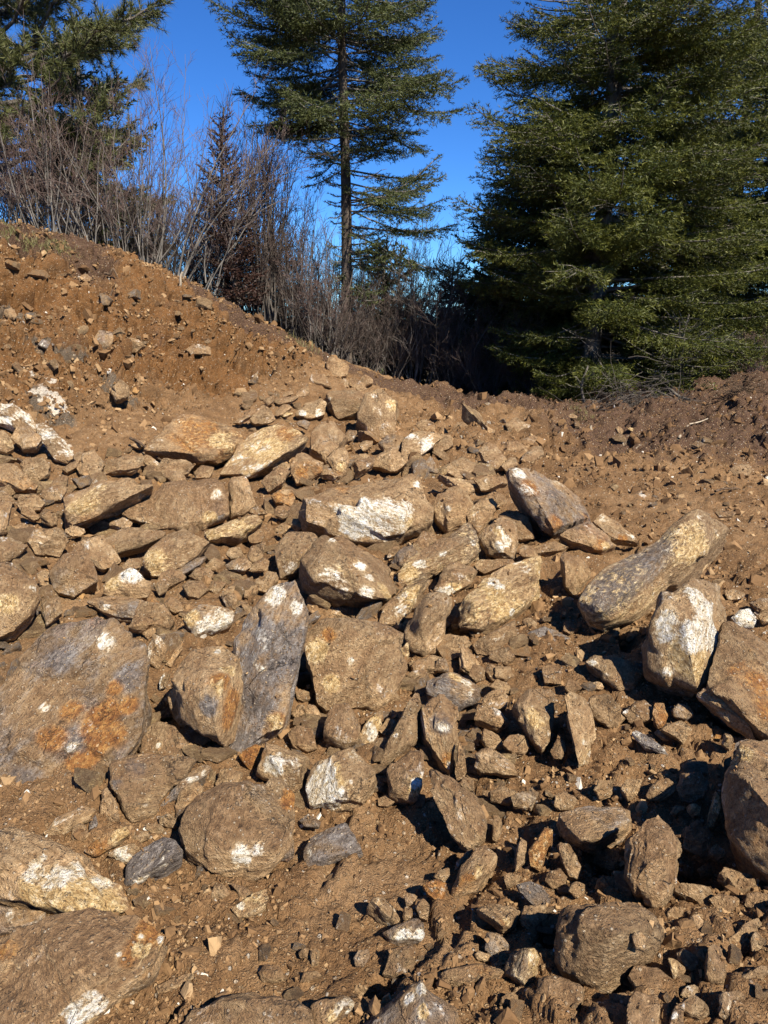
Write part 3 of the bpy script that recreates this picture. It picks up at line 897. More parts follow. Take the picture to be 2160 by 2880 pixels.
R('J', "brown boulder turning a black shaded face to the gap beside the orange slab", "745,920 800,830 870,785 940,790 1000,850 1040,900 1000,960 930,1050 870,1100 750,1010", e=45, az=45, th=.45, ridge="855,895,.10 925,1035,.10 800,840,.03", d=.6, nm='boulder')
R('J', "narrow tan rock standing on end below the black-faced boulder", "870,1080 940,1010 1020,975 1050,1030 1055,1130 1030,1200 980,1240 960,1180 890,1110", e=62, az=10, d=.5, y=.1, blobs="r:985,1210,25 y:1020,1120,35", nm=RK)
R('J', "long tan slab with orange bedding, its underside in black shadow", "180,1000 330,850 480,820 620,830 700,880 735,920 720,950 560,1070 340,1200 260,1215 40,1200 100,1120", e=40, az=-6, th=.3, ridge="730,925,.02 520,1060,.05 300,1170,.05", d=.42, y=.3, blobs="r:560,850,90 q:340,1130,25 y:420,960,110", nm=SL, fol=35, beds=1.5, lift=.05)
R('J', "rusty brown block split by a dark crack, under the long orange slab", "640,1040 700,1035 820,1080 860,1110 840,1180 760,1240 640,1280 590,1150", e=52, az=10, r=.42, d=.4, blobs="q:720,1120,18 r:700,1180,60", nm=RK, ridge="720,1100,.07")
R('J', "pointed brown rock among the small rubble at the head of the slope", "270,740 390,650 440,690 485,770 450,800 380,800 330,810 290,790", e=58, az=10, ridge="400,720,.08", d=.6, nm=RK)
R('J', "ochre boulder perched highest on the heap, right before the dark thicket", "870,370 880,290 930,275 1000,300 1065,350 1040,430 980,450 910,440", e=60, az=5, ridge="930,330,.08", d=.6, r=.12, sharp=34)
R('J', "brown rock just below the perched ochre boulder", "745,480 760,420 850,420 960,510 950,525 900,530 800,490", e=45, d=.68, nm=RK)
R('J', "brown rock beside the perched ochre boulder, its near end undercut", "1050,500 1060,430 1130,460 1195,540 1150,565 1080,530", e=55, d=.68, nm=RK)
R('J', "rounded brown stone behind the undercut one on the crest of the heap", "1130,460 1180,420 1240,460 1240,500 1180,520", e=55, d=.65, nm=ST)
R('J', "tan stone jammed between the perched ochre boulder and the broad dusty one", "960,520 1010,450 1050,470 1050,530", e=55, d=.6, nm=ST)
R('J', "steep brown shard leaning up beside the broad dusty boulder", "620,590 740,470 750,560 720,595 650,605", e=60, az=15, d=.65, nm=ST)
R('J', "flat brown slab lying on the small rubble at the head of the slope", "475,640 480,610 640,590 680,600 600,640 500,662", e=35, d=.7, nm=SL)
R('J', "dark brown stone with a rounded back in the rubble at the head of the slope", "475,700 540,650 600,660 610,690 560,740 490,750", e=50, d=.7, nm=ST)
R('J', "little pale yellow stone lying before the round-backed dark stone", "530,720 620,720 610,750 540,757", e=50, y=.5, d=.2, nm=ST)
R('J', "light tan blotched rock left of the broad dusty boulder", "640,720 720,640 840,610 880,640 870,740 760,770 640,745", e=45, d=.45, y=.22, blobs="q:840,700,30 q:700,690,25", nm=RK)
R('J', "squarish grey-brown stone standing in the rubble at the head of the slope", "380,612 470,580 475,650 420,672", e=60, g=.2, d=.6, nm=ST)
R('J', "pinkish grey stone behind the black-faced boulder", "640,790 700,770 755,800 730,850 660,820", e=50, g=.35, d=.35, nm=ST)
R('J', "thin slab sticking out of the rubble behind the pointed brown rock", "515,570 610,540 622,580 560,592", e=40, d=.6, nm=ST)
R('J', "long brown sliver leaning towards the pointed brown rock", "150,800 300,690 335,715 225,805", e=45, d=.65, nm=ST)
R('J', "white stone bedded in the ochre bank", "296,440 340,408 352,468 308,482", e=65, q=.6, d=.1, nm=ST)
R('B', "white-streaked slab lying flat beside the scatter of little white stones", "960,290 1020,260 1160,270 1240,310 1180,380 1000,440 940,440", e=34, az=5, d=.4, q=.25, y=.2, blobs="q:1080,310,60 q:1130,340,50 q:1000,270,40", nm=SL)
R('B', "pale thin slab tilted up behind the upright rounded boulder", "1150,580 1180,540 1300,560 1400,600 1430,640 1380,680 1240,620", e=40, d=.45, y=.25, nm=SL)
R('B', "low brown boulder half buried on the far side of the slope, pale along its back", "1410,570 1480,550 1600,555 1630,600 1600,640 1460,640", e=45, d=.65, blobs="q:1480,555,18", nm='boulder')
R('B', "grey shard poking up behind the pale thin slab", "1090,470 1130,420 1165,470 1180,530 1110,525", e=60, g=.3, d=.4, nm=ST)
R('B', "small orange-brown lump in the gap below the rusty cracked block", "100,680 140,640 230,640 260,690 230,750 130,725", e=50, r=.35, d=.45, nm=ST, clod=.4)
# -- tilted boulder, long leaning slab and white cube on the right
R('C', "tilted boulder with a white crest and a dark hollow underside, beside the raked dirt", "-25,490 20,480 130,510 260,510 330,540 400,610 470,700 500,790 500,830 320,905 295,955 200,900 100,770 30,640 -15,580", e=55, az=30, th=.5,
  ridge="45,590,.06 185,675,.12 290,780,.14 318,895,.12 130,520,.02 420,720,.06", g=.28, r=.22, d=.25, blobs="q:300,570,45 q:370,650,40 q:440,740,35 q:60,510,35 q:350,620,30 r:300,850,60 r:140,600,50", lift=.06, fol=-40)
R('C', "reddish grey slab slumped at the foot of the tilted boulder", "300,925 400,870 500,830 520,880 620,960 680,1000 570,1050 430,1025 350,985", e=45, az=20, g=.25, r=.38, d=.25, blobs="r:600,1010,50 y:640,1000,30", nm=SL, fol=-30)
R('C', "pair-like jagged shard with a pale tip, right behind the long leaning slab", "510,860 590,780 640,820 690,890 800,950 820,990 740,1005 640,960 570,890", e=50, az=25, g=.25, d=.35, blobs="q:600,800,30 q:790,960,30 r:740,970,35", nm=RK)
R('C', "flat tan stone lying under the reddish slab", "100,1020 180,990 280,970 370,1010 330,1040 230,1062 120,1052", e=32, d=.5, y=.2, nm=ST)
R('C', "upright brown rock with a dark hollow on its shaded side, near the long leaning slab", "310,1090 340,1040 400,1060 470,1090 520,1170 480,1230 400,1325 350,1280 320,1180", e=60, az=25, ridge="345,1120,.06 350,1260,.05", d=.5, y=.1, nm=RK)
R('S', "long thick slab leaning up to the right, pale sunlit front and dark upper side", "1631,1690 1674,1621 1809,1525 1896,1473 1961,1438 1991,1434 2039,1460 2056,1486 2004,1560 1952,1616 1887,1651 1857,1686 1735,1751 1700,1777 1648,1751 1627,1716", e=62, az=24, th=.42,
  ridge="1684,1706,.10 1809,1606,.14 1874,1538,.14 1965,1452,.08 1960,1560,.08 1720,1745,.06", d=.22, g=.14, y=.34, blobs="g:1720,1620,60 g:1800,1560,60 g:1880,1500,50 g:1660,1680,50 q:1985,1450,22 q:1900,1490,25 q:2030,1480,22 y:1960,1520,60 q:1870,1530,25 q:1990,1560,16", nm=SL, lift=.16, fol=38, rough=1.1, dY=.0)
R('S', "pale cube-shaped block with a white sunlit side and a dirty brown front", "1874,1669 1943,1623 1956,1640 2030,1638 2043,1830 1982,1887 1987,1939 1952,1960 1917,1943 1857,1913 1822,1882 1809,1787 1830,1748 1857,1709", e=62, az=20, th=.5,
  ridge="1995,1722,.10 1942,1765,.20 1959,1938,.14 1862,1690,.04", d=.5, y=.1, blobs="q:2010,1740,45 q:1975,1800,40 q:2025,1800,40 y:1970,1860,50 q:1860,1770,22 q:1872,1730,20 q:1882,1880,16 q:1960,1770,20 q:1950,1660,24 q:1990,1720,30", lift=.05, fol=75, rough=1.1)
R('F', "big smooth slab running out of the picture beside the white cube block", "1390,120 1500,150 1620,230 1750,280 1900,420 1900,1050 1700,950 1560,780 1480,690 1400,590 1240,540 1260,450 1390,300", e=38, az=10, th=.5, r=.15, d=.5, ridge="1430,640,.05", blobs="r:1550,450,110 r:1640,650,60", nm=SL, base="1530,860", fol=-35, lift=.06)
R('F', "dark-edged slab tucked under the big smooth slab", "1190,590 1250,545 1420,600 1530,770 1600,900 1530,860 1400,760 1300,670", e=60, az=-25, r=.15, d=.35, g=.1, nm=SL, beds=1.6)
R('F', "huge rock at the picture edge, its shaded side overhanging a black hollow", "1370,1085 1410,985 1500,900 1600,870 1700,900 1950,1100 1950,2000 1750,1900 1600,1730 1500,1620 1410,1480 1370,1300 1370,1090", e=40, az=50, th=.5,
  ridge="1380,1080,.05 1450,1120,.12 1560,1210,.20 1700,1330,.25 1850,1500,.25", r=.18, d=.55, base="1560,1700", lift=.10, blobs="y:1500,960,70", fol=-40, dY=-.05)
R('F', "grey wedge leaning on the huge rock at the picture edge", "1430,980 1450,900 1520,865 1570,900 1590,1010 1500,1000", e=50, az=20, g=.35, d=.3, nm=RK, blobs="g:1500,940,60", dY=-.1, lift=.1)
R('F', "flat grey-brown rock sunk in the dirt slope below the long leaning slab", "475,380 530,330 640,320 760,360 870,460 800,540 700,570 620,520 520,430", e=32, g=.3, d=.4, blobs="q:510,350,25 q:600,450,25", nm=SL)
R('F', "rust-edged block half buried on the dirt slope below the white cube", "960,810 1020,760 1100,750 1170,800 1110,900 1060,870", e=45, az=15, ridge="975,815,.03 1070,860,.04", d=.5, r=.15, nm=RK)
R('F', "knobbly orange stone above the rust-edged block", "905,700 925,640 985,640 1010,720 990,790 950,810 920,770", e=50, r=.4, d=.3, g=.1, nm=ST, clod=.4)
R('F', "lumpy brown stone under the black hollow of the white cube", "1030,690 1080,640 1160,660 1175,720 1120,750 1050,730", e=45, d=.5, g=.1, nm=ST, clod=.6)
R('F', "thin white-streaked splinter lying on the dirt slope", "775,830 800,800 870,840 960,910 1015,980 960,970 860,930", e=35, g=.45, q=.25, d=.2, nm=ST, fol=-38, beds=1.6)
R('F', "pale flake buried beside the white-streaked splinter", "920,830 940,810 990,850 1020,880 980,880", e=35, d=.4, g=.2, nm=ST)
R('F', "upright slab standing like a fin out of the dirt slope", "335,575 380,555 480,600 520,700 545,800 560,900 560,1010 430,1060 410,980 380,800", e=58, az=45, th=.14, d=.62, y=.15, ridge="360,580,.03 400,800,.04 425,1000,.03", nm=SL, blobs="q:490,880,25 q:530,970,18")
R('F', "broad slab pointing downhill beside the fin-like slab, dusty and flat", "0,650 100,560 240,530 330,560 250,640 270,790 240,900 195,950 120,860 50,740", e=34, az=10, th=.14, d=.62, y=.12, nm=SL, blobs="y:160,700,60", lift=.03)
R('F', "earthy lump in the slot between the fin-like slab and the broad one", "250,950 300,850 345,890 350,960 330,1000 270,1000", e=50, d=.9, nm=CL, clod=1.)
R('F', "upper moss-flecked round stone beside the huge rock's hollow", "1100,1040 1180,1010 1260,1020 1270,1090 1200,1130 1120,1095", e=55, d=.55, g=.3, nm=ST, clod=.5)
R('F', "lower round clod flecked with white crumbs beside the huge rock's hollow", "1060,1180 1100,1100 1200,1090 1270,1150 1250,1240 1180,1290 1100,1270", e=55, d=.75, g=.15, blobs="q:1190,1260,18 q:1120,1150,14", nm=CL, clod=1.)
R('F', "rust-yellow wedge standing on end beside the huge rock's hollow", "1250,1370 1320,1190 1360,1270 1370,1400 1300,1450 1250,1425", e=62, az=15, r=.35, y=.3, d=.15, nm=RK)
R('F', "little stack-like pale broken stone under the round clod", "1125,1300 1180,1285 1225,1310 1220,1370 1150,1390", e=60, y=.35, d=.3, nm=ST, beds=2.)
R('F', "small thick stone with a pale edge below the big smooth slab", "1355,900 1370,830 1420,840 1440,880 1410,950", e=62, az=25, ridge="1400,870,.03", g=.2, d=.35, blobs="y:1415,880,25", nm=ST)
R('F', "tiny orange stone tucked in by the pale-edged thick stone", "1300,880 1320,840 1355,850 1345,890", e=55, r=.6, d=.1, nm=ST)
R('F', "flat grey flake lying in the dirt under the long leaning slab", "90,180 200,140 350,190 400,230 330,250 200,260 110,230", e=30, g=.4, d=.35, nm=SL)
R('C', "white flat stone lying beside the cube block at the edge of the dirt", "1370,1290 1430,1280 1510,1310 1490,1345 1400,1360", e=40, q=.3, y=.3, d=.25, nm=ST)
R('C', "white knobbly quartz stone beyond the cube block", "1415,1470 1470,1420 1540,1410 1590,1460 1560,1530 1480,1530", e=55, q=.62, d=.15, nm=ST, clod=.5)
R('C', "dark angular stone casting shade by the picture edge, beyond the cube block", "1535,1370 1590,1335 1700,1345 1700,1430 1600,1440", e=55, az=-30, g=.15, d=.4, nm=ST)
R('C', "tan angular stone beside the white knobbly quartz", "1590,1450 1640,1420 1720,1440 1720,1500 1620,1510", e=55, y=.3, d=.3, nm=ST)
R('C', "flat brown stone beyond the tip of the long leaning slab", "1310,775 1380,770 1450,785 1440,815 1340,815", e=28, d=.6, nm=ST)
R('C', "brown stone with a flat sunlit top on the raked dirt by the picture edge", "1395,520 1440,480 1535,468 1560,520 1540,550 1440,545", e=40, d=.55, nm=RK)
R('C', "small square tan stone standing on the raked dirt", "1075,510 1100,487 1135,495 1138,535 1090,545", e=62, az=15, d=.45, r=.1, nm=ST)
R('C', "brown stone with a black shaded end on the raked dirt", "1190,525 1230,500 1330,525 1330,560 1240,560", e=45, d=.6, nm=ST)
R('C', "pale flat stone on the dark earth mound", "1315,190 1350,175 1388,195 1360,222 1320,220", e=50, y=.35, d=.2, nm=ST)
R('C', "grey flat stone lying on the dark earth below the mound", "1385,335 1410,310 1470,308 1465,345 1400,352", e=35, g=.5, d=.2, nm=ST)
R('C', "tan flat stone on the dark earth beyond the raked dirt", "1210,420 1235,402 1275,415 1270,432 1225,434", e=35, y=.2, d=.4, nm=ST)
R('C', "brown oblong stone leaning on the berm below the firs", "665,240 690,222 728,262 715,285 690,280", e=55, d=.6, g=.1, nm=ST)
R('C', "small pale stone by the oblong one on the berm", "748,245 765,230 790,243 780,262", e=50, y=.4, d=.2, nm=ST)
R('C', "brown stone at the foot of the weathered stake on the berm", "510,320 540,300 590,320 585,345 530,345", e=50, d=.7, nm=ST)
R('C', "grey stone bedded in the top of the berm", "357,160 390,140 425,165 420,180 375,178", e=45, g=.25, d=.5, nm=ST)
# -- lower middle
R('E', "wide brown slab split by a slanting step, standing at the centre of the heap", "315,180 330,110 400,80 580,75 690,110 760,110 870,150 960,210 990,300 985,420 960,480 880,590 780,650 640,660 520,640 440,710 370,640 340,480 330,300", e=52, az=10, th=.28,
  ridge="380,130,.02 690,160,.06 600,420,.05 480,560,.03", d=.6, y=.1, blobs="y:380,280,60 r:480,170,50 q:640,360,20 y:480,480,50", nm=SL, rough=1.2, fol=55)
R('S', "tall grey slab leaning back, white at its top corner, beside a black cleft", "833,1618 868,1700 862,1745 850,1800 810,1990 800,2040 740,2080 650,2140 620,2110 660,1900 655,1790 700,1720 760,1660", e=52, az=-12, th=.3, ridge="740,1760,.06 720,1900,.05", g=.55, d=.25, blobs="q:775,1668,26 q:730,1870,14 q:840,1700,16 r:780,2030,30 y:770,2040,24", nm=SL, fol=65)
R('E', "small tan triangular rock resting on the foot of the wide split slab", "775,600 850,485 900,560 935,610 890,650 790,660", e=60, az=12, ridge="850,560,.04", d=.5, blobs="q:885,545,25", nm=ST)
R('E', "thin yellowish plate on edge at the side of the wide split slab", "935,290 985,235 997,340 985,380", e=65, az=40, y=.5, d=.1, nm=ST)
R('E', "smooth triangular wedge lying below the wide split slab", "400,870 490,640 600,630 640,690 680,780 650,900 570,945 480,910", e=48, az=6, th=.2, d=.7, nm=RK, chips=1, rough=.7, lift=.03)
R('E', "yellow-edged plate half hidden behind the smooth triangular wedge", "650,870 720,740 820,680 815,770 760,900 690,920", e=45, az=10, y=.2, d=.45, blobs="q:730,810,40 y:780,740,40", nm=SL)
R('E', "tall thin blade of rock with a black cleft along its shaded side", "805,1010 860,870 960,660 1000,540 1060,560 1070,650 1030,790 1050,870 1020,920 900,990 820,1050", e=50, az=35, th=.14, d=.6, nm=SL, lift=.06, blobs="q:910,830,20", fol=65)
R('E', "small brown cracked stone above the tall thin blade", "1000,400 1060,345 1110,420 1080,470 1020,445", e=55, d=.6, r=.15, nm=ST)
R('E', "dark grey rock rimmed with white, right of the tall thin blade", "1095,500 1150,450 1260,430 1390,470 1475,550 1440,600 1400,640 1300,680 1200,580 1120,610", e=48, az=20, th=.2, ridge="1220,510,.05 1390,560,.05", g=.6, d=.2, blobs="q:1440,560,35 q:1380,490,30 q:1420,620,20 y:1300,450,40", nm=RK, fol=-25)
R('E', "little grey-brown stone balanced behind the white-rimmed dark rock", "1150,430 1175,350 1215,345 1255,390 1250,440", e=60, d=.5, g=.2, nm=ST)
R('E', "brown angular stone with a bedded face, under the pale tan block", "1310,430 1330,270 1370,280 1440,360 1475,440 1400,455", e=60, az=30, ridge="1350,400,.04", d=.45, r=.15, nm=ST, beds=1.8)
R('E', "flat slab with a white torn edge, under the pale tan block", "1390,250 1500,200 1680,100 1690,200 1590,280 1500,330 1430,310", e=42, az=15, d=.5, blobs="q:1590,260,45 q:1530,300,35 q:1650,220,35", nm=SL, fol=28)
R('E', "triangular rock with a purplish white flank, point downward", "1050,690 1130,600 1220,575 1300,660 1320,850 1290,1000 1260,1110 1190,1020 1120,880 1050,820", e=45, az=15, th=.18, ridge="1190,760,.03 1260,900,.04", d=.55, blobs="g:1220,740,70 q:1250,820,40 q:1290,880,40 r:1280,1010,50 q:1270,1060,25", nm=RK)
R('E', "thin brown sliver on edge beside the purplish triangular rock", "1285,1090 1320,870 1350,960 1365,1080 1340,1150 1300,1130", e=62, az=40, d=.6, r=.15, nm=ST)
R('E', "squarish dusty plate with a pale seam below the tall thin blade", "840,1050 900,1000 1000,940 1080,950 1090,1100 1060,1250 1020,1300 860,1240 845,1130", e=42, az=5, th=.14, d=.75, blobs="q:1040,1130,30 y:1050,1220,30", nm=SL, lift=.04)
R('S', "broad dusty plate tapering to a point, below the purplish triangular rock", "1206,2156 1236,2151 1267,2182 1305,2220 1345,2247 1366,2307 1362,2362 1315,2386 1280,2358 1240,2323 1206,2285", e=38, az=18, th=.12, d=.72, y=.08, nm=SL, lift=.05)
R('E', "white rock with a brown dusted top, brightest in the heap", "310,1180 360,1010 480,970 620,930 670,980 740,1050 790,1130 780,1200 720,1310 560,1320 345,1325", e=50, az=-8, th=.22, ridge="490,985,.03 530,1150,.06 545,1290,.05", d=.62, q=.1, blobs="q:400,1190,90 q:420,1280,90 q:440,1060,70 q:350,1240,70 y:480,1060,45 q:510,1250,50 q:640,950,30 q:625,1125,14 y:500,1130,40", fol=70)
R('E', "white and orange rock broken in two, next to the brightest white rock", "0,1080 20,960 60,870 120,900 250,960 350,990 310,1110 280,1180 210,1250 100,1150", e=48, az=5, th=.22, ridge="110,1000,.05 260,1090,.05", d=.35, y=.2, blobs="q:80,1040,60 q:150,980,50 q:240,990,50 q:220,1160,50 q:290,1080,40 r:30,960,35", nm=RK, rough=1.4)
R('D', "vivid rust-orange wedge by the white and orange rock", "1550,980 1590,930 1640,900 1720,930 1760,1000 1700,1040 1640,1075 1600,1060", e=52, az=15, r=.85, d=.05, nm=RK)
R('E', "dusty stub of rock in the shade behind the smooth triangular wedge", "200,830 260,780 360,800 400,940 330,960 240,930", e=45, d=.75, nm=RK)
# -- lower left
R('D', "giant flat slab with orange rust patches, the biggest at the lower side of the heap", "-120,620 100,470 240,310 310,140 480,60 640,40 740,150 870,190 940,260 950,370 1010,430 1025,560 1000,680 930,790 880,900 820,960 700,1000 680,1150 560,1220 480,1330 200,1400 -120,1420", e=38, az=4, th=.3,
  ridge="640,60,.02 740,170,-.01", r=.16, g=.2, d=.42, blobs="r:640,750,80 r:730,810,70 r:720,660,60 r:600,930,60 r:330,1230,80 r:500,1030,70 r:450,660,60 r:320,840,70 r:750,520,45 g:830,440,70 g:520,850,60 g:380,330,70 g:480,950,50 q:480,960,25 q:280,640,35 q:690,220,45 g:150,1150,100 q:120,1300,60 r:830,620,50", nm=SL, fol=50, rough=.8, chips=5, base="600,1200")
R('D', "stepped block with a bright orange side and a dark broken front", "1080,530 1130,420 1250,290 1400,260 1480,270 1545,340 1550,480 1625,510 1600,620 1570,760 1480,870 1420,920 1460,980 1360,930 1250,890 1160,830 1140,600", e=55, az=12, th=.35,
  ridge="1150,590,.09 1375,578,.17 1412,868,.12 1545,360,.06", d=.5, g=.1, blobs="r:1470,480,60 r:1520,640,70 y:1440,520,50 r:1500,760,60 y:1500,400,45 q:1420,280,20 q:1460,920,25 g:1330,680,60", fol=80)
R('A', "grey rock with a bright white frosted face, behind the tall grey slab", "1180,1480 1280,1380 1420,1375 1530,1430 1525,1500 1490,1570 1300,1620 1240,1600", e=50, az=15, th=.28, g=.4, d=.3, blobs="q:1440,1440,70 q:1380,1500,70 q:1440,1540,50 y:1230,1440,50", nm=RK, fol=30, beds=1.5)
R('A', "small reddish brown stone with a sharp corner, below the jumble of flat stones", "960,1440 985,1330 1085,1410 1080,1450", e=55, az=25, r=.3, d=.4, nm=ST)
R('D', "rust-red chip-edged rock above the giant rusty slab", "915,140 1000,80 1080,70 1125,115 1080,150 960,230 920,190", e=42, az=8, r=.4, d=.4, g=.1, nm=RK)
R('D', "white splintered rock beside the upper corner of the giant rusty slab", "950,250 1000,190 1050,230 1090,280 1040,400 1020,420 960,370", e=50, q=.35, y=.25, d=.2, nm=RK, fol=50, beds=1.8)
R('D', "orange splinter leaning against the white splintered rock", "1070,390 1130,300 1200,210 1180,290 1110,410", e=50, r=.35, y=.2, d=.25, nm=ST, fol=55)
R('D', "white chip wedged at the black gap beside the giant rusty slab", "1030,500 1060,440 1105,450 1070,540 1035,550", e=55, q=.5, d=.15, nm=ST, fol=60)
R('D', "brown rock jammed under the lower corner of the giant rusty slab", "900,900 940,790 1040,740 1130,790 1170,870 1200,920 1290,1000 1100,1020 920,965", e=38, az=10, d=.65, y=.1, blobs="q:1020,890,14", nm=RK)
R('D', "broad dusty block with a grey stain and layered lower edge", "700,1000 830,955 1000,950 1270,1000 1200,1080 1090,1220 1000,1360 850,1410 780,1330 690,1170", e=42, az=8, th=.25, ridge="720,1020,.02 800,1300,.03", d=.58, blobs="g:900,1040,70 g:760,1130,40 q:950,1270,25", nm='boulder')
R('D', "layered grey-white slab edge rising past the broad dusty block", "1000,1370 1100,1210 1200,1090 1330,1000 1395,1070 1300,1120 1150,1210 1050,1330", e=50, az=20, g=.5, d=.25, blobs="q:1300,1060,40 q:1220,1120,30", nm=SL, fol=38, beds=1.8)
R('D', "small tan plate leaning before the black hollow of the stepped block", "1390,1170 1430,1070 1500,1060 1575,1090 1530,1190 1440,1205", e=45, d=.55, g=.1, nm=ST)
R('D', "pale rust-stained plate on edge beside the wide sunlit dusty plate", "1135,1310 1170,1190 1280,1140 1325,1200 1240,1270 1200,1380 1150,1350", e=50, az=15, y=.15, r=.15, d=.4, nm=RK)
R('S', "wide sunlit dusty plate lying in the lower middle, white scuffed at its lower edge", "545,2240 620,2200 720,2190 780,2195 820,2240 832,2300 825,2380 780,2440 700,2480 610,2460 530,2400 508,2330", e=34, az=5, th=.2, d=.7, g=.1, blobs="q:690,2410,24 q:720,2380,16 r:815,2240,26", nm=SL)
R('D', "thin dark plate standing behind the broad dusty block", "645,1380 660,1200 690,1180 780,1330 800,1410 720,1440 650,1430", e=55, az=-5, r=.15, g=.2, d=.35, nm=SL, fol=80)
R('G', "layered tan plate sloping out from under the giant rusty slab", "275,150 330,60 450,0 560,-40 625,-15 570,60 450,130 360,180", e=45, az=5, r=.2, y=.1, d=.45, nm=SL, fol=28, beds=1.6)
R('G', "thin upright grey sliver beside the small squarish stone", "570,150 580,60 620,20 640,100 600,165", e=60, g=.4, d=.3, nm=ST, fol=75)
R('G', "small squarish brown stone between the tilted plates", "455,170 470,100 520,80 560,100 575,160 540,205 480,200", e=50, d=.65, nm=ST)
R('G', "orange and brown boulder fragment with a golden corner", "550,260 620,170 700,120 810,95 850,150 840,190 740,230 610,300", e=45, az=-5, r=.35, d=.3, y=.15, blobs="y:790,160,50 r:620,270,35", nm=RK, fol=28)
R('G', "little tan stone beside the golden-cornered fragment", "850,150 900,125 980,145 970,180 910,205 860,190", e=45, d=.5, r=.1, nm=ST)
R('G', "white broken stone wedged above the grey white-edged plate", "690,290 720,260 850,195 910,230 850,300 830,350 760,320", e=50, az=-5, q=.3, y=.2, d=.3, blobs="q:760,300,45", nm=ST)
R('G', "dark grey plate with a white torn lower edge", "810,480 830,350 930,240 1060,170 1130,190 1187,260 1182,310 1080,390 950,460 850,503", e=45, az=-5, th=.14, ridge="840,445,.03 1000,370,.04 1140,260,.03", g=.75, d=.15, blobs="q:900,450,45 q:1000,400,45 q:1090,340,45 q:1160,280,35", nm=SL, fol=33)
R('G', "large golden and white streaked boulder face in the lower corner", "-120,200 60,110 200,150 330,190 560,290 700,380 800,470 830,560 830,640 760,695 640,715 480,690 250,670 50,650 -120,620", e=48, az=8, th=.3, ridge="210,200,.03 190,470,.06 420,640,.07", d=.35, lift=.07, y=.1,
  blobs="q:250,280,50 q:235,380,50 y:400,480,160 y:560,580,170 y:720,620,120 q:640,450,50 q:500,350,50 r:600,660,60 r:700,690,50 y:260,460,80 q:380,400,60 q:740,440,40", fol=-28, beds=1.6)
R('G', "rust and white layered edge showing under the golden boulder", "-60,610 60,620 300,655 300,720 160,770 60,800 -60,820", e=55, r=.3, g=.3, d=.25, blobs="q:80,650,30", nm=SL, fol=5, beds=2.)
R('G', "big dusty boulder filling the lower corner, with an orange band and white scar", "-120,850 100,740 320,665 480,670 640,710 760,690 880,645 950,650 1070,720 1105,800 1080,900 1000,1040 850,1160 700,1260 560,1350 430,1500 100,1650 -120,1650", e=36, az=2, th=.3, ridge="860,760,.02 700,1000,.05 450,900,.05", d=.68, g=.08,
  blobs="r:1000,760,70 r:900,850,60 r:850,950,50 q:600,1240,60 q:520,1310,60 q:680,1250,40 q:1070,840,22 q:790,910,16 q:920,790,14 y:950,900,50 r:20,890,50", base="700,1300", fol=38, lift=.10)
R('G', "slim bar-shaped stone with a white end, half buried in the lower dirt", "1000,1140 1060,1110 1200,1060 1280,1030 1305,1050 1260,1090 1150,1150 1030,1215", e=36, d=.6, y=.15, blobs="q:1270,1050,25", nm=ST)
R('G', "small triangular stone beside the wide dusty plate's lower edge", "1365,560 1390,480 1440,470 1490,540 1420,585", e=45, d=.65, nm=ST)
R('G', "thin slab edge breaking the dirt below the wide dusty plate", "1485,460 1530,470 1659,520 1600,570 1570,580", e=38, d=.65, nm=ST)
R('G', "yellow-white streaked stone in the bare dirt", "1488,630 1600,560 1720,500 1745,560 1725,640 1640,690 1540,695", e=42, y=.55, d=.15, blobs="q:1560,620,40 q:1700,600,30", nm=RK, fol=30)
R('S', "low brown dome of rock cut by the lower picture edge", "505,2900 545,2830 600,2812 720,2795 780,2795 830,2820 880,2850 900,2890 900,2990 500,2990", e=38, d=.65, g=.08, nm='boulder', base="700,2950", th=.25)
R('H', "layered slab with a white and gold end, by the lower picture edge", "350,1260 540,1190 600,1200 655,1260 620,1310 520,1390 400,1480 360,1400", e=42, az=-5, g=.35, d=.35, blobs="q:620,1240,45 y:540,1350,50 q:580,1300,45", nm=SL, fol=25, beds=1.6)
R('H', "peaked boulder at the lower picture edge with a black shadow behind it", "560,1420 760,1280 860,1200 970,1110 1070,1075 1120,1110 1200,1200 1280,1290 1340,1400 1360,1520 560,1540", e=52, az=-5, th=.25, ridge="1070,1085,.03 1090,1250,.06 1100,1500,.08", d=.55, g=.18, blobs="q:1070,1120,30 q:970,1200,25 y:1090,1280,30", base="950,1430", lift=.06, fol=55)
R('H', "small upright stone in the dirt behind the peaked boulder", "625,1230 640,1125 700,1130 735,1160 690,1200 660,1240", e=58, d=.5, g=.1, r=.1, nm=ST)
R('H', "low grey slab sunk in the bare dirt under the white rock", "295,260 330,200 420,110 480,50 570,60 560,150 640,170 690,270 620,310 500,340 390,370 310,375", e=34, th=.16, g=.45, d=.38, blobs="q:470,60,30 q:330,260,25 g:400,330,40", nm=SL)
R('H', "grey-white splintered piece in the gap below the white rock", "270,20 340,10 420,80 410,110 320,105 280,60", e=45, g=.5, q=.15, d=.15, nm=ST)
R('H', "flat scuffed flake at the corner of the wide dusty plate", "95,310 130,220 200,150 240,180 245,300 210,325", e=38, d=.5, g=.2, nm=ST)
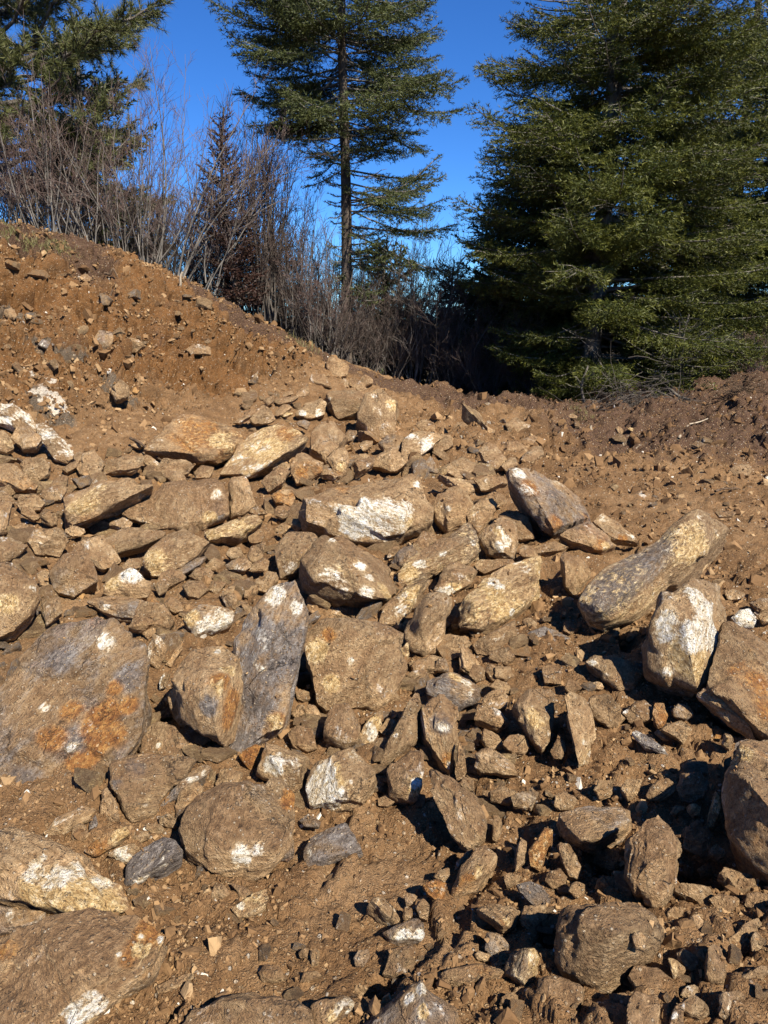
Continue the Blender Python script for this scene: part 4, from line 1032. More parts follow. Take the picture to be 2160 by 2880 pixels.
# -- bottom middle and right
R('H', "smooth oval tan stone lying on the bare dirt", "705,610 760,550 830,560 900,620 940,690 930,740 860,752 780,720 720,670", e=40, az=12, th=.09, d=.5, y=.15, nm=ST, sharp=34, lift=.02)
R('H', "small pale grey stone above the pair beside the oval stone", "955,560 990,530 1045,550 1030,610 980,632", e=50, g=.3, d=.3, nm=ST, lift=.02)
R('H', "upright brown pebble-like stone, nearest the rust-orange stone", "1030,620 1050,580 1090,560 1125,620 1115,715 1060,692", e=52, d=.6, nm=ST)
R('H', "small brown stone between the oval stone and its upright neighbour", "945,690 960,620 1010,630 1015,690 970,718", e=50, d=.65, nm=ST)
R('H', "grey stone with white speckled lower face in front of the small group", "815,790 900,770 960,710 1050,690 1095,730 1090,800 1060,855 930,857 860,830", e=48, az=-5, th=.1, g=.45, d=.3, blobs="q:960,820,40 q:1040,820,35", nm=ST, lift=.02, fol=15)
R('H', "rust-orange rounded stone in the bare dirt", "1075,480 1100,460 1180,440 1235,470 1225,560 1190,597 1110,540", e=48, az=15, r=.6, d=.25, nm=ST, lift=.02, clod=.3)
R('H', "brown stone leaning on the rust-orange one", "1150,430 1180,380 1250,370 1260,440 1240,470 1180,445", e=50, d=.65, nm=ST)
R('H', "bar-shaped rock with a rusty broken end", "1275,540 1300,460 1330,360 1430,240 1480,220 1560,290 1550,350 1490,430 1440,517 1380,520 1290,560", e=48, az=20, th=.14, ridge="1320,470,.03 1420,400,.04", d=.5, r=.15, blobs="r:1310,520,50 r:1400,480,60 y:1470,400,40", nm=RK, fol=55)
R('H', "thin blade lying along the bar-shaped rock", "1285,390 1300,330 1380,250 1450,215 1420,290 1330,370", e=45, d=.6, nm=ST)
R('H', "little upright brown block on the edge of the dusty tapering plate", "1530,190 1535,60 1560,25 1597,70 1585,170 1555,202", e=60, az=25, th=.09, d=.65, nm=ST)
R('H', "dark rusty chunk with a shaded face, below the bar-shaped rock", "1425,640 1540,600 1640,610 1720,650 1680,760 1600,797 1520,720 1450,680", e=45, az=30, ridge="1440,640,.02 1600,740,.05", r=.25, d=.35, blobs="r:1640,740,40 y:1630,690,30", nm=RK)
R('H', "grey slab piece with a pale top in the lower dirt", "1480,900 1490,790 1580,790 1640,870 1630,962 1560,955 1510,922", e=45, g=.4, d=.3, nm=ST)
R('H', "small pale brown stone beside the pale-topped grey piece", "1410,930 1440,903 1520,930 1520,975 1440,975", e=45, d=.4, y=.2, nm=ST)
R('H', "little orange chip under the small pale brown stone", "1345,1000 1375,935 1420,960 1420,1000", e=50, r=.6, d=.1, nm=ST)
R('H', "long dusty bar of rock lying level in the lower dirt", "1190,1040 1400,990 1600,975 1625,1000 1620,1080 1540,1130 1250,1200 1200,1150", e=36, d=.75, nm=RK, th=.14)
R('H', "brown plate lifting its edge behind the peaked boulder", "820,1060 870,900 1000,870 1035,890 1030,1060 930,1080", e=30, d=.78, nm=SL)
R('H', "tan stone among the pebbles, third from the bottom edge dome", "345,905 380,890 415,910 405,1000 360,1012", e=45, d=.45, nm=ST)
R('H', "reddish stone next to the tan one among the pebbles", "270,920 300,890 340,890 335,960 285,955", e=45, r=.2, d=.4, nm=ST)
R('H', "greyish mottled stone set in the pebbly dirt", "630,960 660,900 730,890 740,940 700,1010 640,1010", e=40, g=.3, d=.4, nm=ST)
R('H', "brown half-sunk stone at the edge of the pebbly dirt", "10,1050 50,990 150,1000 225,1040 230,1090 130,1120 40,1110", e=38, d=.65, nm=RK)
R('H', "brown half-sunk stone with an angular top amid the pebbles", "285,1110 310,1040 400,1040 435,1080 380,1100 300,1125", e=40, d=.6, nm=ST)
R('I', "large smooth-bellied flat rock overhanging a black hollow in the lower slope", "285,30 330,-20 420,-25 600,-45 780,-15 792,50 750,120 660,190 560,252 440,232 340,170 300,90", e=40, az=5, th=.2, ridge="330,60,.04 460,190,.08 620,160,.08", d=.6, g=.08, nm='boulder', lift=.08, sharp=36)
R('I', "tall rock capped with an earthy clod, beside the huge rock's shadow", "830,60 860,20 950,10 1000,70 1040,150 1085,220 1070,350 1035,480 1030,590 980,640 880,590 770,540 700,420 720,280 750,170", e=52, az=20, th=.22, ridge="890,340,.07 790,500,.02 1000,300,.06", d=.8, g=.06, lift=.05, rough=1.4)
R('I', "great round clod of packed earth and stones near the lower picture edge", "290,700 320,600 480,580 620,560 760,600 880,640 960,740 970,830 900,920 820,960 720,1030 680,1100 580,1170 490,1150 400,1090 310,1000 285,850", e=48, az=10, th=.35, ridge="420,700,.06 640,780,.10", d=1., nm=CL, clod=.8, sharp=26)
R('I', "long brown stone slanting down between the rust lump and the flat-bellied rock", "275,220 310,200 370,220 420,290 460,390 430,450 370,430 320,330", e=42, az=15, d=.6, g=.12, nm=ST)
R('I', "knobbly gold and rust lump standing in the dark gap", "105,270 150,180 210,110 265,120 260,200 220,300 180,400 120,360", e=58, az=20, r=.42, y=.2, d=.3, nm=RK, clod=.5)
R('I', "slim brown upright stone beside the gold and rust lump", "20,400 20,300 30,230 60,180 95,200 90,300 60,430", e=58, az=20, d=.55, r=.12, nm=ST)
R('I', "dark grey flat stone in the gravel, by the great round clod", "5,440 60,450 180,500 250,560 250,600 200,642 120,600 50,520", e=40, az=5, g=.65, d=.15, nm=ST)
R('I', "rounded reddish stone in the gravel above the great round clod", "355,530 370,480 420,455 475,480 470,540 420,575", e=50, r=.28, d=.5, nm=ST, sharp=30)
R('I', "rough earthy lump next to the rounded reddish stone", "215,450 240,390 310,375 360,430 340,490 260,500", e=50, d=.9, nm=CL, clod=.8)
R('I', "pale grey block near the lower edge, shaded below", "-40,970 0,925 60,888 150,890 182,950 175,1050 90,1145 20,1100 -50,1060", e=50, az=-5, ridge="60,920,.03 60,1080,.04", g=.3, d=.4, y=.15, nm=RK)
R('I', "tooth-like stone stuck in the face of the great round clod", "770,800 830,780 872,830 862,912 800,890", e=52, az=10, d=.5, nm=ST, dY=-.2)
R('I', "flat tan stone on the gravel slope under the huge rock's shadow", "1145,680 1200,670 1260,740 1305,800 1270,832 1200,790", e=40, az=15, d=.5, nm=ST)
R('I', "upright brown stone near the lower corner, smooth and tall", "1245,1000 1270,880 1310,825 1370,840 1390,950 1400,1060 1370,1130 1290,1110 1250,1060", e=56, az=20, th=.12, d=.55, g=.08, nm=RK, lift=.03)
R('I', "small lit stone standing in the black shadow near the lower corner", "1540,830 1570,780 1620,800 1625,880 1580,952 1550,900", e=58, az=25, d=.5, nm=ST, lift=.03)
R('I', "tan stone tipped on its side beside the upright smooth stone", "990,950 1060,960 1130,1020 1110,1070 1060,1112 1020,1030", e=48, az=10, y=.15, d=.45, nm=ST)
R('I', "cavity-sided brown stone above the tipped tan stone", "1060,920 1110,885 1215,950 1220,1020 1150,1035 1080,980", e=45, d=.7, nm=ST, clod=.5)
R('I', "dusty angular rock in the lower corner, half in shade", "1330,1330 1340,1190 1440,1150 1510,1200 1490,1300 1400,1370", e=48, az=25, d=.75, nm=RK)
R('I', "dusty plate by the lower picture edge with a black slot beside it", "745,1220 800,1160 860,1170 940,1200 960,1300 940,1460 745,1460", e=45, az=30, th=.14, d=.72, nm=SL, lift=.04, base="850,1440")
R('I', "earthy stone above the plate with the black slot", "745,1070 770,1020 840,990 860,1050 800,1120 760,1110", e=50, d=.85, nm=CL, clod=.6)
R('I', "flat brown stone sunk at the lower edge beside the slotted plate", "1010,1420 1040,1270 1120,1240 1110,1400 1060,1460", e=42, d=.65, nm=ST)
R('I', "low earthy hump beside the pale grey block", "130,1220 170,1090 260,1060 360,1110 470,1150 460,1260 300,1330 160,1300", e=36, d=1., nm=CL, clod=.7)
# -- upper left: rocks at the foot of the bank
R('A', "long orange-brown boulder overhanging a black gap at the foot of the bank", "935,380 990,300 1080,200 1180,150 1300,150 1480,220 1600,300 1612,335 1560,375 1470,445 1400,485 1180,435 1050,410", e=52, az=12, th=.4, ridge="1000,350,.06 1180,390,.12 1400,400,.12 1560,330,.04", r=.32, y=.1, d=.45, blobs="q:1000,320,40 r:1300,250,120 y:1430,290,70 q:980,350,30", lift=.10, fol=5, rough=1.2)
R('A', "tilted block with a bright yellow-white upper corner and a black gap below", "410,760 410,690 520,640 690,565 720,590 830,570 960,590 1000,610 980,655 720,790 560,870 480,882 420,850", e=52, az=-5, th=.3, ridge="420,770,.04 520,740,.08 700,640,.07 730,730,.06", d=.55, r=.1, blobs="y:480,700,60 y:560,670,70 y:650,610,50 q:640,590,25", lift=.07, fol=28)
R('A', "broad dirt-covered slab with a grey bare edge, beside the yellow-cornered block", "790,790 880,720 1020,620 1350,560 1440,600 1462,820 1400,860 1330,892 1050,892 900,830", e=40, az=10, th=.28, d=.82, blobs="g:1420,760,50 q:1410,650,35 y:1340,800,40 g:1420,690,40", nm=SL, fol=70)
R('A', "flat brown stone with a thick front edge below the dirt-covered slab", "620,985 780,890 900,880 1080,900 1060,950 920,1010 700,1070 650,1030", e=42, th=.15, ridge="650,985,.02 920,980,.03", d=.6, nm=SL, lift=.03)
R('A', "golden-brown crooked rock with a rounded lower end, on top of the flat stones", "905,1110 960,1030 1080,920 1190,880 1280,920 1372,970 1320,1020 1150,1090 1140,1150 1080,1212 980,1200 920,1160", e=48, az=5, th=.2, ridge="1000,1090,.04 1200,1000,.05", d=.35, y=.3, r=.1, nm=RK, fol=35, blobs="y:1000,1060,60", lift=.04)
R('A', "yellowish bar of rock pointing away from the golden-brown crooked rock", "1310,910 1450,850 1659,790 1700,850 1600,930 1480,990 1370,1002 1345,950", e=46, az=5, th=.18, y=.42, d=.3, nm=RK, fol=20, lift=.03)
R('A', "dark brown block at the picture edge, upper of the three stacked there", "-60,930 -60,700 80,720 65,850 40,925", e=60, az=-5, g=.15, d=.5, nm=RK)
R('A', "flat-topped rock at the picture edge, with a sharp shaded corner", "-60,935 70,935 182,1000 130,1062 70,1102 -60,1125", e=42, az=10, ridge="60,1060,.04", d=.55, g=.1, blobs="q:60,1070,20", nm=RK)
R('A', "big brown boulder at the picture edge with a white chipped corner", "-100,1120 100,1100 230,1200 262,1300 190,1450 90,1562 -100,1640", e=48, az=10, th=.35, ridge="0,1180,.04 210,1260,.05", d=.55, r=.1, blobs="q:235,1270,28 y:40,1350,60")
R('A', "blocky earth-caked boulder below the flat brown stone", "325,1180 400,1050 560,1040 610,1130 642,1230 560,1292 470,1342 360,1315", e=52, az=0, th=.3, ridge="390,1180,.05", d=.85, nm='boulder', clod=.35)
R('A', "brown wedge between the big boulder at the edge and the giant rusty slab", "260,1340 380,1330 430,1420 340,1480 300,1522 270,1430", e=45, d=.6, g=.1, nm=RK)
R('A', "pale quartz-topped rock peeping out of the dirt above the flat grey stones", "680,1240 760,1180 830,1130 880,1180 900,1240 985,1250 960,1342 800,1345 650,1312", e=42, az=5, d=.45, r=.12, blobs="q:820,1170,50 y:720,1220,40 q:860,1190,40", nm=RK)
R('A', "flat greyish slab just above the giant rusty slab", "560,1360 680,1320 850,1330 980,1380 900,1480 760,1472 640,1420", e=32, g=.35, d=.4, blobs="q:670,1390,20", nm=SL)
R('A', "brown ledge of rock jutting from the foot of the bank", "600,490 700,440 860,410 930,410 930,470 880,530 680,542", e=55, d=.6, r=.1, nm=SL, beds=1.6)
R('A', "small brown stone lying by the broken root", "845,355 880,320 940,310 950,340 900,372", e=45, r=.2, d=.5, nm=ST)
R('A', "upright brown block beside the grey bare edge, split by a crack", "1480,600 1500,550 1590,540 1640,680 1665,740 1590,790 1490,832", e=58, az=15, th=.25, ridge="1520,580,.04 1500,780,.04", d=.5, r=.18, nm=RK)
R('A', "orange weathered rock bedded in the bank at the picture edge", "-60,480 60,460 160,540 240,620 200,672 60,640 -60,600", e=50, r=.38, d=.45, nm='boulder', rough=1.4)
R('A', "dark brown rock set in the white quartz vein", "75,300 110,230 200,220 280,320 240,380 150,382", e=55, az=10, g=.2, r=.1, d=.35, nm=RK, rough=1.4)
R('A', "small tan flat stone in the dirt at the foot of the quartz vein", "160,470 230,440 330,470 320,500 220,490", e=35, d=.5, y=.1, nm=ST)
R('A', "grey sunken slab below the golden-brown crooked rock", "1140,1110 1200,1080 1340,1065 1300,1130 1200,1180 1130,1230 1110,1200", e=34, g=.4, d=.4, nm=SL)
R('A', "brown stone between the golden-brown rock and the pale quartz-topped one", "990,1250 1050,1230 1100,1240 1080,1300 1030,1330", e=45, d=.65, nm=ST)
R('L', "dark rock face inside the hollow of the bank", "725,900 760,800 870,800 890,850 850,950 800,975", e=70, g=.3, d=.3, nm=RK, dY=.12)
R('L', "brown rock poking from the bank beside the hollow", "960,900 985,840 1080,870 1130,920 1060,960 980,950", e=60, d=.65, nm=RK)
R('L', "pale stone near the top of the bank at the picture edge", "50,285 75,255 110,270 105,310 70,310", e=60, y=.3, d=.3, nm=ST)
R('L', "dark grey jagged stone in the broken band of the bank", "290,910 330,860 420,910 430,950 360,950", e=55, g=.6, d=.2, nm=ST)
R('L', "pale sliver embedded below the crest of the bank", "1025,640 1040,605 1060,630 1055,660", e=60, d=.4, y=.2, nm=ST)
R('A', "white quartz ledge at the picture edge, highest piece of the pale vein in the bank", "-60,70 50,70 190,180 260,250 225,290 120,235 -60,190", e=46, q=.55, y=.3, d=.15, nm=SL, fol=-40, beds=1.8)
R('A', "long white quartz ledge in the middle of the pale vein in the bank", "185,205 280,205 400,315 480,420 430,450 330,385 240,315", e=40, q=.5, y=.25, d=.25, nm=SL, fol=-42, beds=1.8)
R('A', "crumbling pale quartz end of the vein, just above the brown ledge of rock", "300,370 360,340 440,380 490,440 440,470 350,440", e=42, q=.35, y=.3, d=.35, nm=RK, fol=-35, clod=.4)
R('A', "pale ochre ledge under the white quartz vein at the picture edge", "-60,270 20,250 70,300 90,380 40,400 -60,380", e=55, y=.3, r=.15, d=.4, nm=RK, fol=-30)
R('L', "dark splintered slab in the broken band of the bank, below the hollow", "480,1080 560,1020 650,1060 720,1110 640,1150 540,1140", e=55, az=-15, g=.4, d=.35, nm=RK, rough=1.5, beds=1.8)
R('L', "dark splintered rock at the left end of the broken band in the bank", "20,640 90,610 130,680 120,720 50,700", e=60, az=-15, g=.35, d=.4, nm=RK, rough=1.5, beds=1.8)
R('L', "brown knob of rock standing proud in the lower bank", "850,1260 930,1180 1010,1230 1000,1330 900,1360", e=60, az=-10, g=.15, d=.6, nm=RK, rough=1.5)
R('L', "tan broken ledge near the head of the bank", "1230,830 1330,800 1420,850 1400,900 1270,890", e=55, d=.5, y=.1, nm=RK, beds=1.8)
R('L', "brown overhanging ledge at the right end of the bank", "1430,940 1530,900 1640,930 1640,990 1500,1000", e=55, d=.6, r=.12, nm=RK, beds=1.8)
R('L', "brown ledge with a dark underside below the crest of the bank", "600,380 680,350 720,400 690,430 620,420", e=60, d=.6, nm=RK, rough=1.4)

# -- which parts of the view the boulders already take up, at a quarter of the photograph's scale
OCC = np.zeros((740, 560), bool)
def occupy(P):
    Q = P / 4.0
    u0, u1 = int(max(Q[:, 0].min(), 0)), int(min(Q[:, 0].max() + 1, 559))
    v0, v1 = int(max(Q[:, 1].min(), 0)), int(min(Q[:, 1].max() + 1, 739))
    if u1 <= u0 or v1 <= v0: return
    U, V = np.meshgrid(np.arange(u0, u1 + 1) + 0.5, np.arange(v0, v1 + 1) + 0.5)
    ins = np.zeros(U.shape, bool)
    for a, b in zip(Q, np.roll(Q, -1, 0)):
        ins ^= ((a[1] > V) != (b[1] > V)) & (U < (b[0] - a[0]) * (V - a[1]) / (b[1] - a[1] + 1e-9) + a[0])
    OCC[v0:v1 + 1, u0:u1 + 1] |= ins
def taken(u, v):
    return bool(OCC[min(max(int(v / 4), 0), 739), min(max(int(u / 4), 0), 559)])
for O in OUTLINES:
    occupy(O)

# -- the smaller slabs and blocks jammed into what is left between the big ones
fr = np.random.default_rng(4321)
FILL = []
def fill_rocks(u0, v0, u1, v1, cnt, s0, s1):
    done = tries = 0
    while done < cnt and tries < cnt * 40:
        tries += 1
        cu, cv = fr.uniform(u0, u1), fr.uniform(v0, v1)
        s = s0 + (s1 - s0) * fr.uniform() ** 1.6
        n = int(fr.integers(5, 8))
        an = np.sort((np.arange(n) + fr.uniform(-0.32, 0.32, n)) / n * 6.283)
        asp, ph = fr.uniform(0.45, 0.85), fr.uniform(-0.9, 0.9)
        x, y = np.cos(an) * s * 0.5, np.sin(an) * s * 0.5 * asp
        P = np.stack([cu + x * math.cos(ph) - y * math.sin(ph), cv + x * math.sin(ph) + y * math.cos(ph)], 1)
        pts = np.vstack([P, [[cu, cv]]])
        if taken(cu, cv) or sum(taken(q[0], q[1]) for q in pts) > 1:
            continue
        g = on_ground(cu, cv)
        if any((g[0] - bx) ** 2 + (g[1] - by) ** 2 < (0.75 * br) ** 2 for bx, by, br in BARE[:4]):
            continue
        R('S', "", ' '.join(f'{a:.1f},{b:.1f}' for a, b in P), e=fr.uniform(34, 62), az=fr.uniform(-15, 35), d=fr.uniform(0.4, 0.8), nm=RK, th=None, sink=0.01, side=fr.uniform(0.15, 0.3),
          fol=fr.uniform(-60, 60), beds=fr.uniform(0.8, 1.8))
        occupy(OUTLINES[-1])
        FILL.append((ROCKS[-1][0], cu, cv, s))
        done += 1
fill_rocks(0, 1300, 620, 1760, 34, 60, 150)
fill_rocks(480, 1200, 1500, 1720, 46, 50, 140)
fill_rocks(600, 1700, 1420, 2260, 40, 55, 150)
fill_rocks(0, 1900, 640, 2420, 24, 55, 140)
fill_rocks(1400, 1700, 2140, 2330, 20, 50, 120)
fill_rocks(1420, 2330, 2150, 2860, 26, 60, 150)
# ------------------------------------------------------------------ loose stones, gravel, crumbs
def clear(u, v):
    return not taken(u, v)

def loose_shape(k):
    r = np.random.default_rng(500 + k)
    pts = np.array([[a, b, c] for a in (-1, 1) for b in (-1, 1) for c in (-1, 1)], float)
    pts = pts * r.uniform(0.45, 1.0, (8, 3)) + r.normal(size=(8, 3)) * 0.08
    pts = pts[r.permutation(8)[:int(r.integers(6, 9))]]
    pts *= np.array([0.5, 0.5 * r.uniform(0.5, 0.9), 0.5 * r.uniform(0.3, 0.62)])
    co, F, fv, size, cen = rock_shape(pts, 4, None, 900 + k, 1, 80, 1.0, 1.0, 0.5 if k % 5 == 4 else 0.0)
    me = new_mesh("stone", co, F)
    me.set_sharp_from_angle(angle=math.radians(28))
    kind = k % 7
    base = {'quartz': 0.0, 'rust': 0.0, 'grey': 0.0, 'yellow': 0.0, 'dust': 0.6}
    if kind == 1: base['yellow'] = 0.35; base['dust'] = 0.35
    if kind == 2: base['rust'] = 0.35; base['dust'] = 0.4
    if kind == 3: base['grey'] = 0.45; base['dust'] = 0.35
    if kind == 5: base['quartz'] = 0.45; base['yellow'] = 0.25; base['dust'] = 0.25
    for n, a in base.items():
        add_attr(me, n, np.full(len(co), a))
    add_attr(me, 'face', LASTFACE[0])
    me.materials.append(M_ROCK)
    return me
LOOSE = [loose_shape(k) for k in range(16)]
NOTWHITE = [k for k in range(16) if k % 7 != 5]

def handle(label):
    for w in (' with ', ' lying ', ', ', ' in the ', ' at the ', ' on the ', ' beside ', ' below ', ' under ', ' behind ', ' next ', ' tucked', ' above ', ' by ', ' between ', ' among ', ' turning', ' half ', ' standing on', ' wedged', ' close'):
        k = label.find(w)
        if k > 12: label = label[:k]
    return label
HEROES = []
_cnt = {}
for _ob, _co, _nr, _sz in ROCKS:
    if not _ob.get('label'): continue
    h_ = handle(_ob['label']); _cnt[h_] = _cnt.get(h_, 0) + 1
for (_ob, _co, _nr, _sz), _P in zip(ROCKS, OUTLINES):
    if not _ob.get('label'): continue
    h_ = handle(_ob['label'])
    if _cnt[h_] == 1 and 3 <= len(h_.split()) <= 8:
        HEROES.append((h_, _P.mean(0), math.sqrt(abs(0.5 * (_P[:, 0] * np.roll(_P[:, 1], -1) - _P[:, 1] * np.roll(_P[:, 0], -1)).sum()))))
USED = set()
LOOK = {0: 'brown', 1: 'pale yellowish', 2: 'rusty', 3: 'grey', 4: 'crumbly brown', 5: 'whitish', 6: 'dusty brown'}
def stone_label(u, v, spx, kind, fallback, noun='stone'):
    order = sorted(HEROES, key=lambda h: (np.hypot(h[1][0] - u, h[1][1] - v) - h[2] * 0.5))
    sz = 'small' if spx > 34 else 'little' if spx > 24 else 'tiny'
    for h, c, s in order[:5]:
        dx, dy = u - c[0], v - c[1]
        side = ('below' if dy > 0 else 'above') if abs(dy) > abs(dx) else ('to the right of' if dx > 0 else 'to the left of')
        for q in (side, ('just ' + side)):
            lab = f'{sz} {LOOK[kind]} {noun} {q} the {h}'
            if lab not in USED and len(lab.split()) <= 16:
                USED.add(lab); return lab
    return fallback

for _ob, _u, _v, _s in FILL:
    _ob['label'] = stone_label(_u, _v, 60, 0 if _s > 85 else 6, 'smaller broken rock in a gap of the heap', 'block' if _s > 85 else 'broken rock').replace('small ', 'medium ', 1)
    _ob['group'] = 'smaller rocks jammed between the boulders'

def place_stone(me, pos, size, r, label, group, cat='stone', flat=0.35, bury=0.25, name="stone"):
    o = bpy.data.objects.new(name, me)
    C.objects.link(o)
    o.location = (pos[0], pos[1], ground_h(pos[0:1], pos[1:2])[0] + size * (0.22 - bury * 0.5))
    o.rotation_euler = (r.normal() * flat, r.normal() * flat, r.uniform(0, 6.28))
    o.scale = (size, size * r.uniform(0.8, 1.15), size * r.uniform(0.8, 1.2))
    return tag(o, label, cat, group)

zones = [
    # crop, u0, v0, u1, v1, how many, size in photo pixels, label, group
    ('L', 20, 300, 1100, 1300, 34, (20, 60), "small brown stone bedded in the face of the cut bank", "stones bedded in the cut bank"),
    ('L', 900, 560, 1640, 960, 18, (18, 50), "small tan stone bedded in the upper end of the bank", "stones bedded in the upper end of the bank"),
    ('J', 180, 520, 760, 820, 16, (22, 48), "small brown stone in the rubble at the head of the slope", "small rubble at the head of the slope"),
    ('K', 40, 330, 1640, 1150, 32, (14, 40), "small stone lying on the raked dirt and the dark earth", "stones strewn over the raked dirt"),
    ('I', 0, 400, 1650, 1370, 26, (26, 64), "earthy stone in the coarse gravel of the lower slope", "stones in the coarse gravel of the lower slope"),
    ('H', 0, 600, 1650, 1250, 16, (20, 52), "small stone half sunk in the bare lower dirt", "stones half sunk in the bare lower dirt"),
    ('F', 0, 100, 1000, 1350, 20, (22, 60), "small stone half buried in the dirt slope", "stones half buried in the dirt slope"),
    ('A', 20, 300, 1600, 1600, 58, (28, 105), "small stone between the flat boulders at the foot of the bank", "stones between the flat boulders"),
    ('E', 0, 300, 1600, 1300, 64, (28, 105), "small stone", "shards between the plates in the middle"),
    ('D', 0, 0, 1650, 1350, 30, (28, 90), "small stone", "shards between the slabs at the lower side"),
    ('G', 600, 0, 1650, 700, 12, (24, 60), "small stone", "shards by the grey white-edged plate"),
    ('B', 100, 300, 1600, 1600, 76, (26, 100), "small stone lying in a gap between the boulders", "stones in the gaps between the boulders"),
]
zr = np.random.default_rng(77)
for crop, u0, v0, u1, v1, cnt, (s0, s1), lab, grp in zones:
    done = tries = 0
    ox, oy, k = CROPS[crop]
    while done < cnt and tries < cnt * 12:
        tries += 1
        u, v = ox + zr.uniform(u0, u1) / k, oy + zr.uniform(v0, v1) / k
        if not clear(u, v):
            continue
        g = on_ground(u, v)
        if g[1] > 13.0:
            continue
        spx = s0 + (s1 - s0) * zr.uniform() ** (1.6 if crop in 'ABDEG' else 2.2)
        ki = int(zr.choice(NOTWHITE))
        place_stone(LOOSE[ki], g, spx * np.linalg.norm(g - EYE) / FPX * 1.25, zr, stone_label(u, v, spx, ki % 7, lab, 'shard' if crop in 'ABDEG' else 'stone'), grp, 'rock shard' if crop in 'ABDEG' else 'stone', name='rock_shard' if crop in 'ABDEG' else 'stone')
        done += 1
# the little heap of white quartz on the far dirt
for i in range(24):
    u, v = pix('B', f'{1450 + zr.normal() * 75},{275 + zr.normal() * 38}')[0]
    g = on_ground(u, v)
    place_stone(LOOSE[5 + 7 * (i % 2)], g, zr.uniform(12, 30) * np.linalg.norm(g - EYE) / FPX, zr, "small white quartz stone in the scatter beyond the boulders", "white quartz stones scattered on the far dirt", flat=0.8, bury=0.1)

def small_shape(k, level):
    """a splinter of rock: the hull of a few jittered corners"""
    r = np.random.default_rng(700 + k)
    c = np.array([[a, b, d] for a in (-1, 1) for b in (-1, 1) for d in (-1, 1)], float) * r.uniform(0.35, 1.0, (8, 3)) + r.normal(size=(8, 3)) * 0.07
    if level == 2:
        q = r.normal(size=(5, 3)); c = np.vstack([c, q / np.linalg.norm(q, axis=1, keepdims=True) * 0.95])
    c = c * np.array([0.55, 0.55 * r.uniform(0.5, 0.95), 0.55 * r.uniform(0.3, 0.7)])
    bm = bmesh.new()
    for q in c: bm.verts.new(q)
    bmesh.ops.convex_hull(bm, input=bm.verts[:], use_existing_faces=False)
    bmesh.ops.delete(bm, geom=[v for v in bm.verts if not v.link_faces], context='VERTS')
    bmesh.ops.triangulate(bm, faces=bm.faces[:])
    bm.verts.index_update()
    v = np.array([q.co[:] for q in bm.verts]); f = np.array([[q.index for q in p.verts] for p in bm.faces])
    bm.free()
    return v, f

def rot_mats(n, r, full=True):
    q = r.normal(size=(n, 4)); q /= np.linalg.norm(q, axis=1, keepdims=True)
    w, x, y, z = q.T
    return np.stack([1 - 2 * (y * y + z * z), 2 * (x * y - z * w), 2 * (x * z + y * w), 2 * (x * y + z * w), 1 - 2 * (x * x + z * z), 2 * (y * z - x * w),
                     2 * (x * z - y * w), 2 * (y * z + x * w), 1 - 2 * (x * x + y * y)], -1).reshape(n, 3, 3)

def pebbles(name, pos, size, r, level, tint):
    V, Fs, T = [], [], []
    shp = r.integers(0, 14, len(pos))
    off = 0
    for k in range(14):
        m = np.flatnonzero(shp == k)
        if not len(m): continue
        v, f = small_shape(k, level)
        Rm = rot_mats(len(m), r)
        w = np.einsum('nij,vj->nvi', Rm, v) * size[m][:, None, None] + pos[m][:, None, :]
        V.append(w.reshape(-1, 3))
        Fs.append((f[None] + (np.arange(len(m)) * len(v))[:, None, None] + off).reshape(-1, 3))
        T.append(np.repeat(tint[m], len(v)))
        off += len(m) * len(v)
    me = new_mesh(name, np.concatenate(V), np.concatenate(Fs), smooth=False)
    add_attr(me, 'tint', np.concatenate(T))
    return tag(link(name, me, M_GRAVEL), kind='stuff')

gr = np.random.default_rng(99)
def scatter(n, r0, r1):
    rr = np.exp(gr.uniform(math.log(r0), math.log(r1), n))
    az = np.radians(gr.uniform(-33, 33, n))
    return rr * np.sin(az), rr * np.cos(az), rr

def gravel_field(n, r0, r1, smin, smax, power, level, thresh):
    x, y, rr = scatter(n, r0, r1)
    p = np.stack([x, y, 0 * x], -1)
    dens = fbm(p * 1.3, 3, 401) * 0.6 + fbm(p * 5, 2, 405) * 0.5 + 0.18 * np.clip(x / rr * 2, -1, 1) + (0.25 if level == 1 else 0.55) * bank_w(x, y) + 0.2 * berm_w(x, y)
    keep = dens + gr.uniform(-0.35, 0.35, n) > thresh
    x, y, rr = x[keep], y[keep], rr[keep]
    s = smin * (1 - gr.uniform(0, 1, len(x))) ** (-1 / power)
    s = np.minimum(s, smax) * np.clip(rr / 3.2, 0.75, 2.4)
    z = ground_h(x, y) + s * gr.uniform(-0.22, 0.16, len(x))
    t = np.clip(gr.beta(1.5, 2.6, len(x)), 0, 1) * (1 - 0.6 * humus_shade_at(x, y))
    pal = gr.uniform(0, 1, len(x)) > 0.985
    t = np.where(pal, 0.985, t)
    return np.stack([x, y, z], -1), s, t
P1, S1, T1 = gravel_field(50000, 1.1, 13.5, 0.0065, 0.03, 1.9, 1, 0.0)
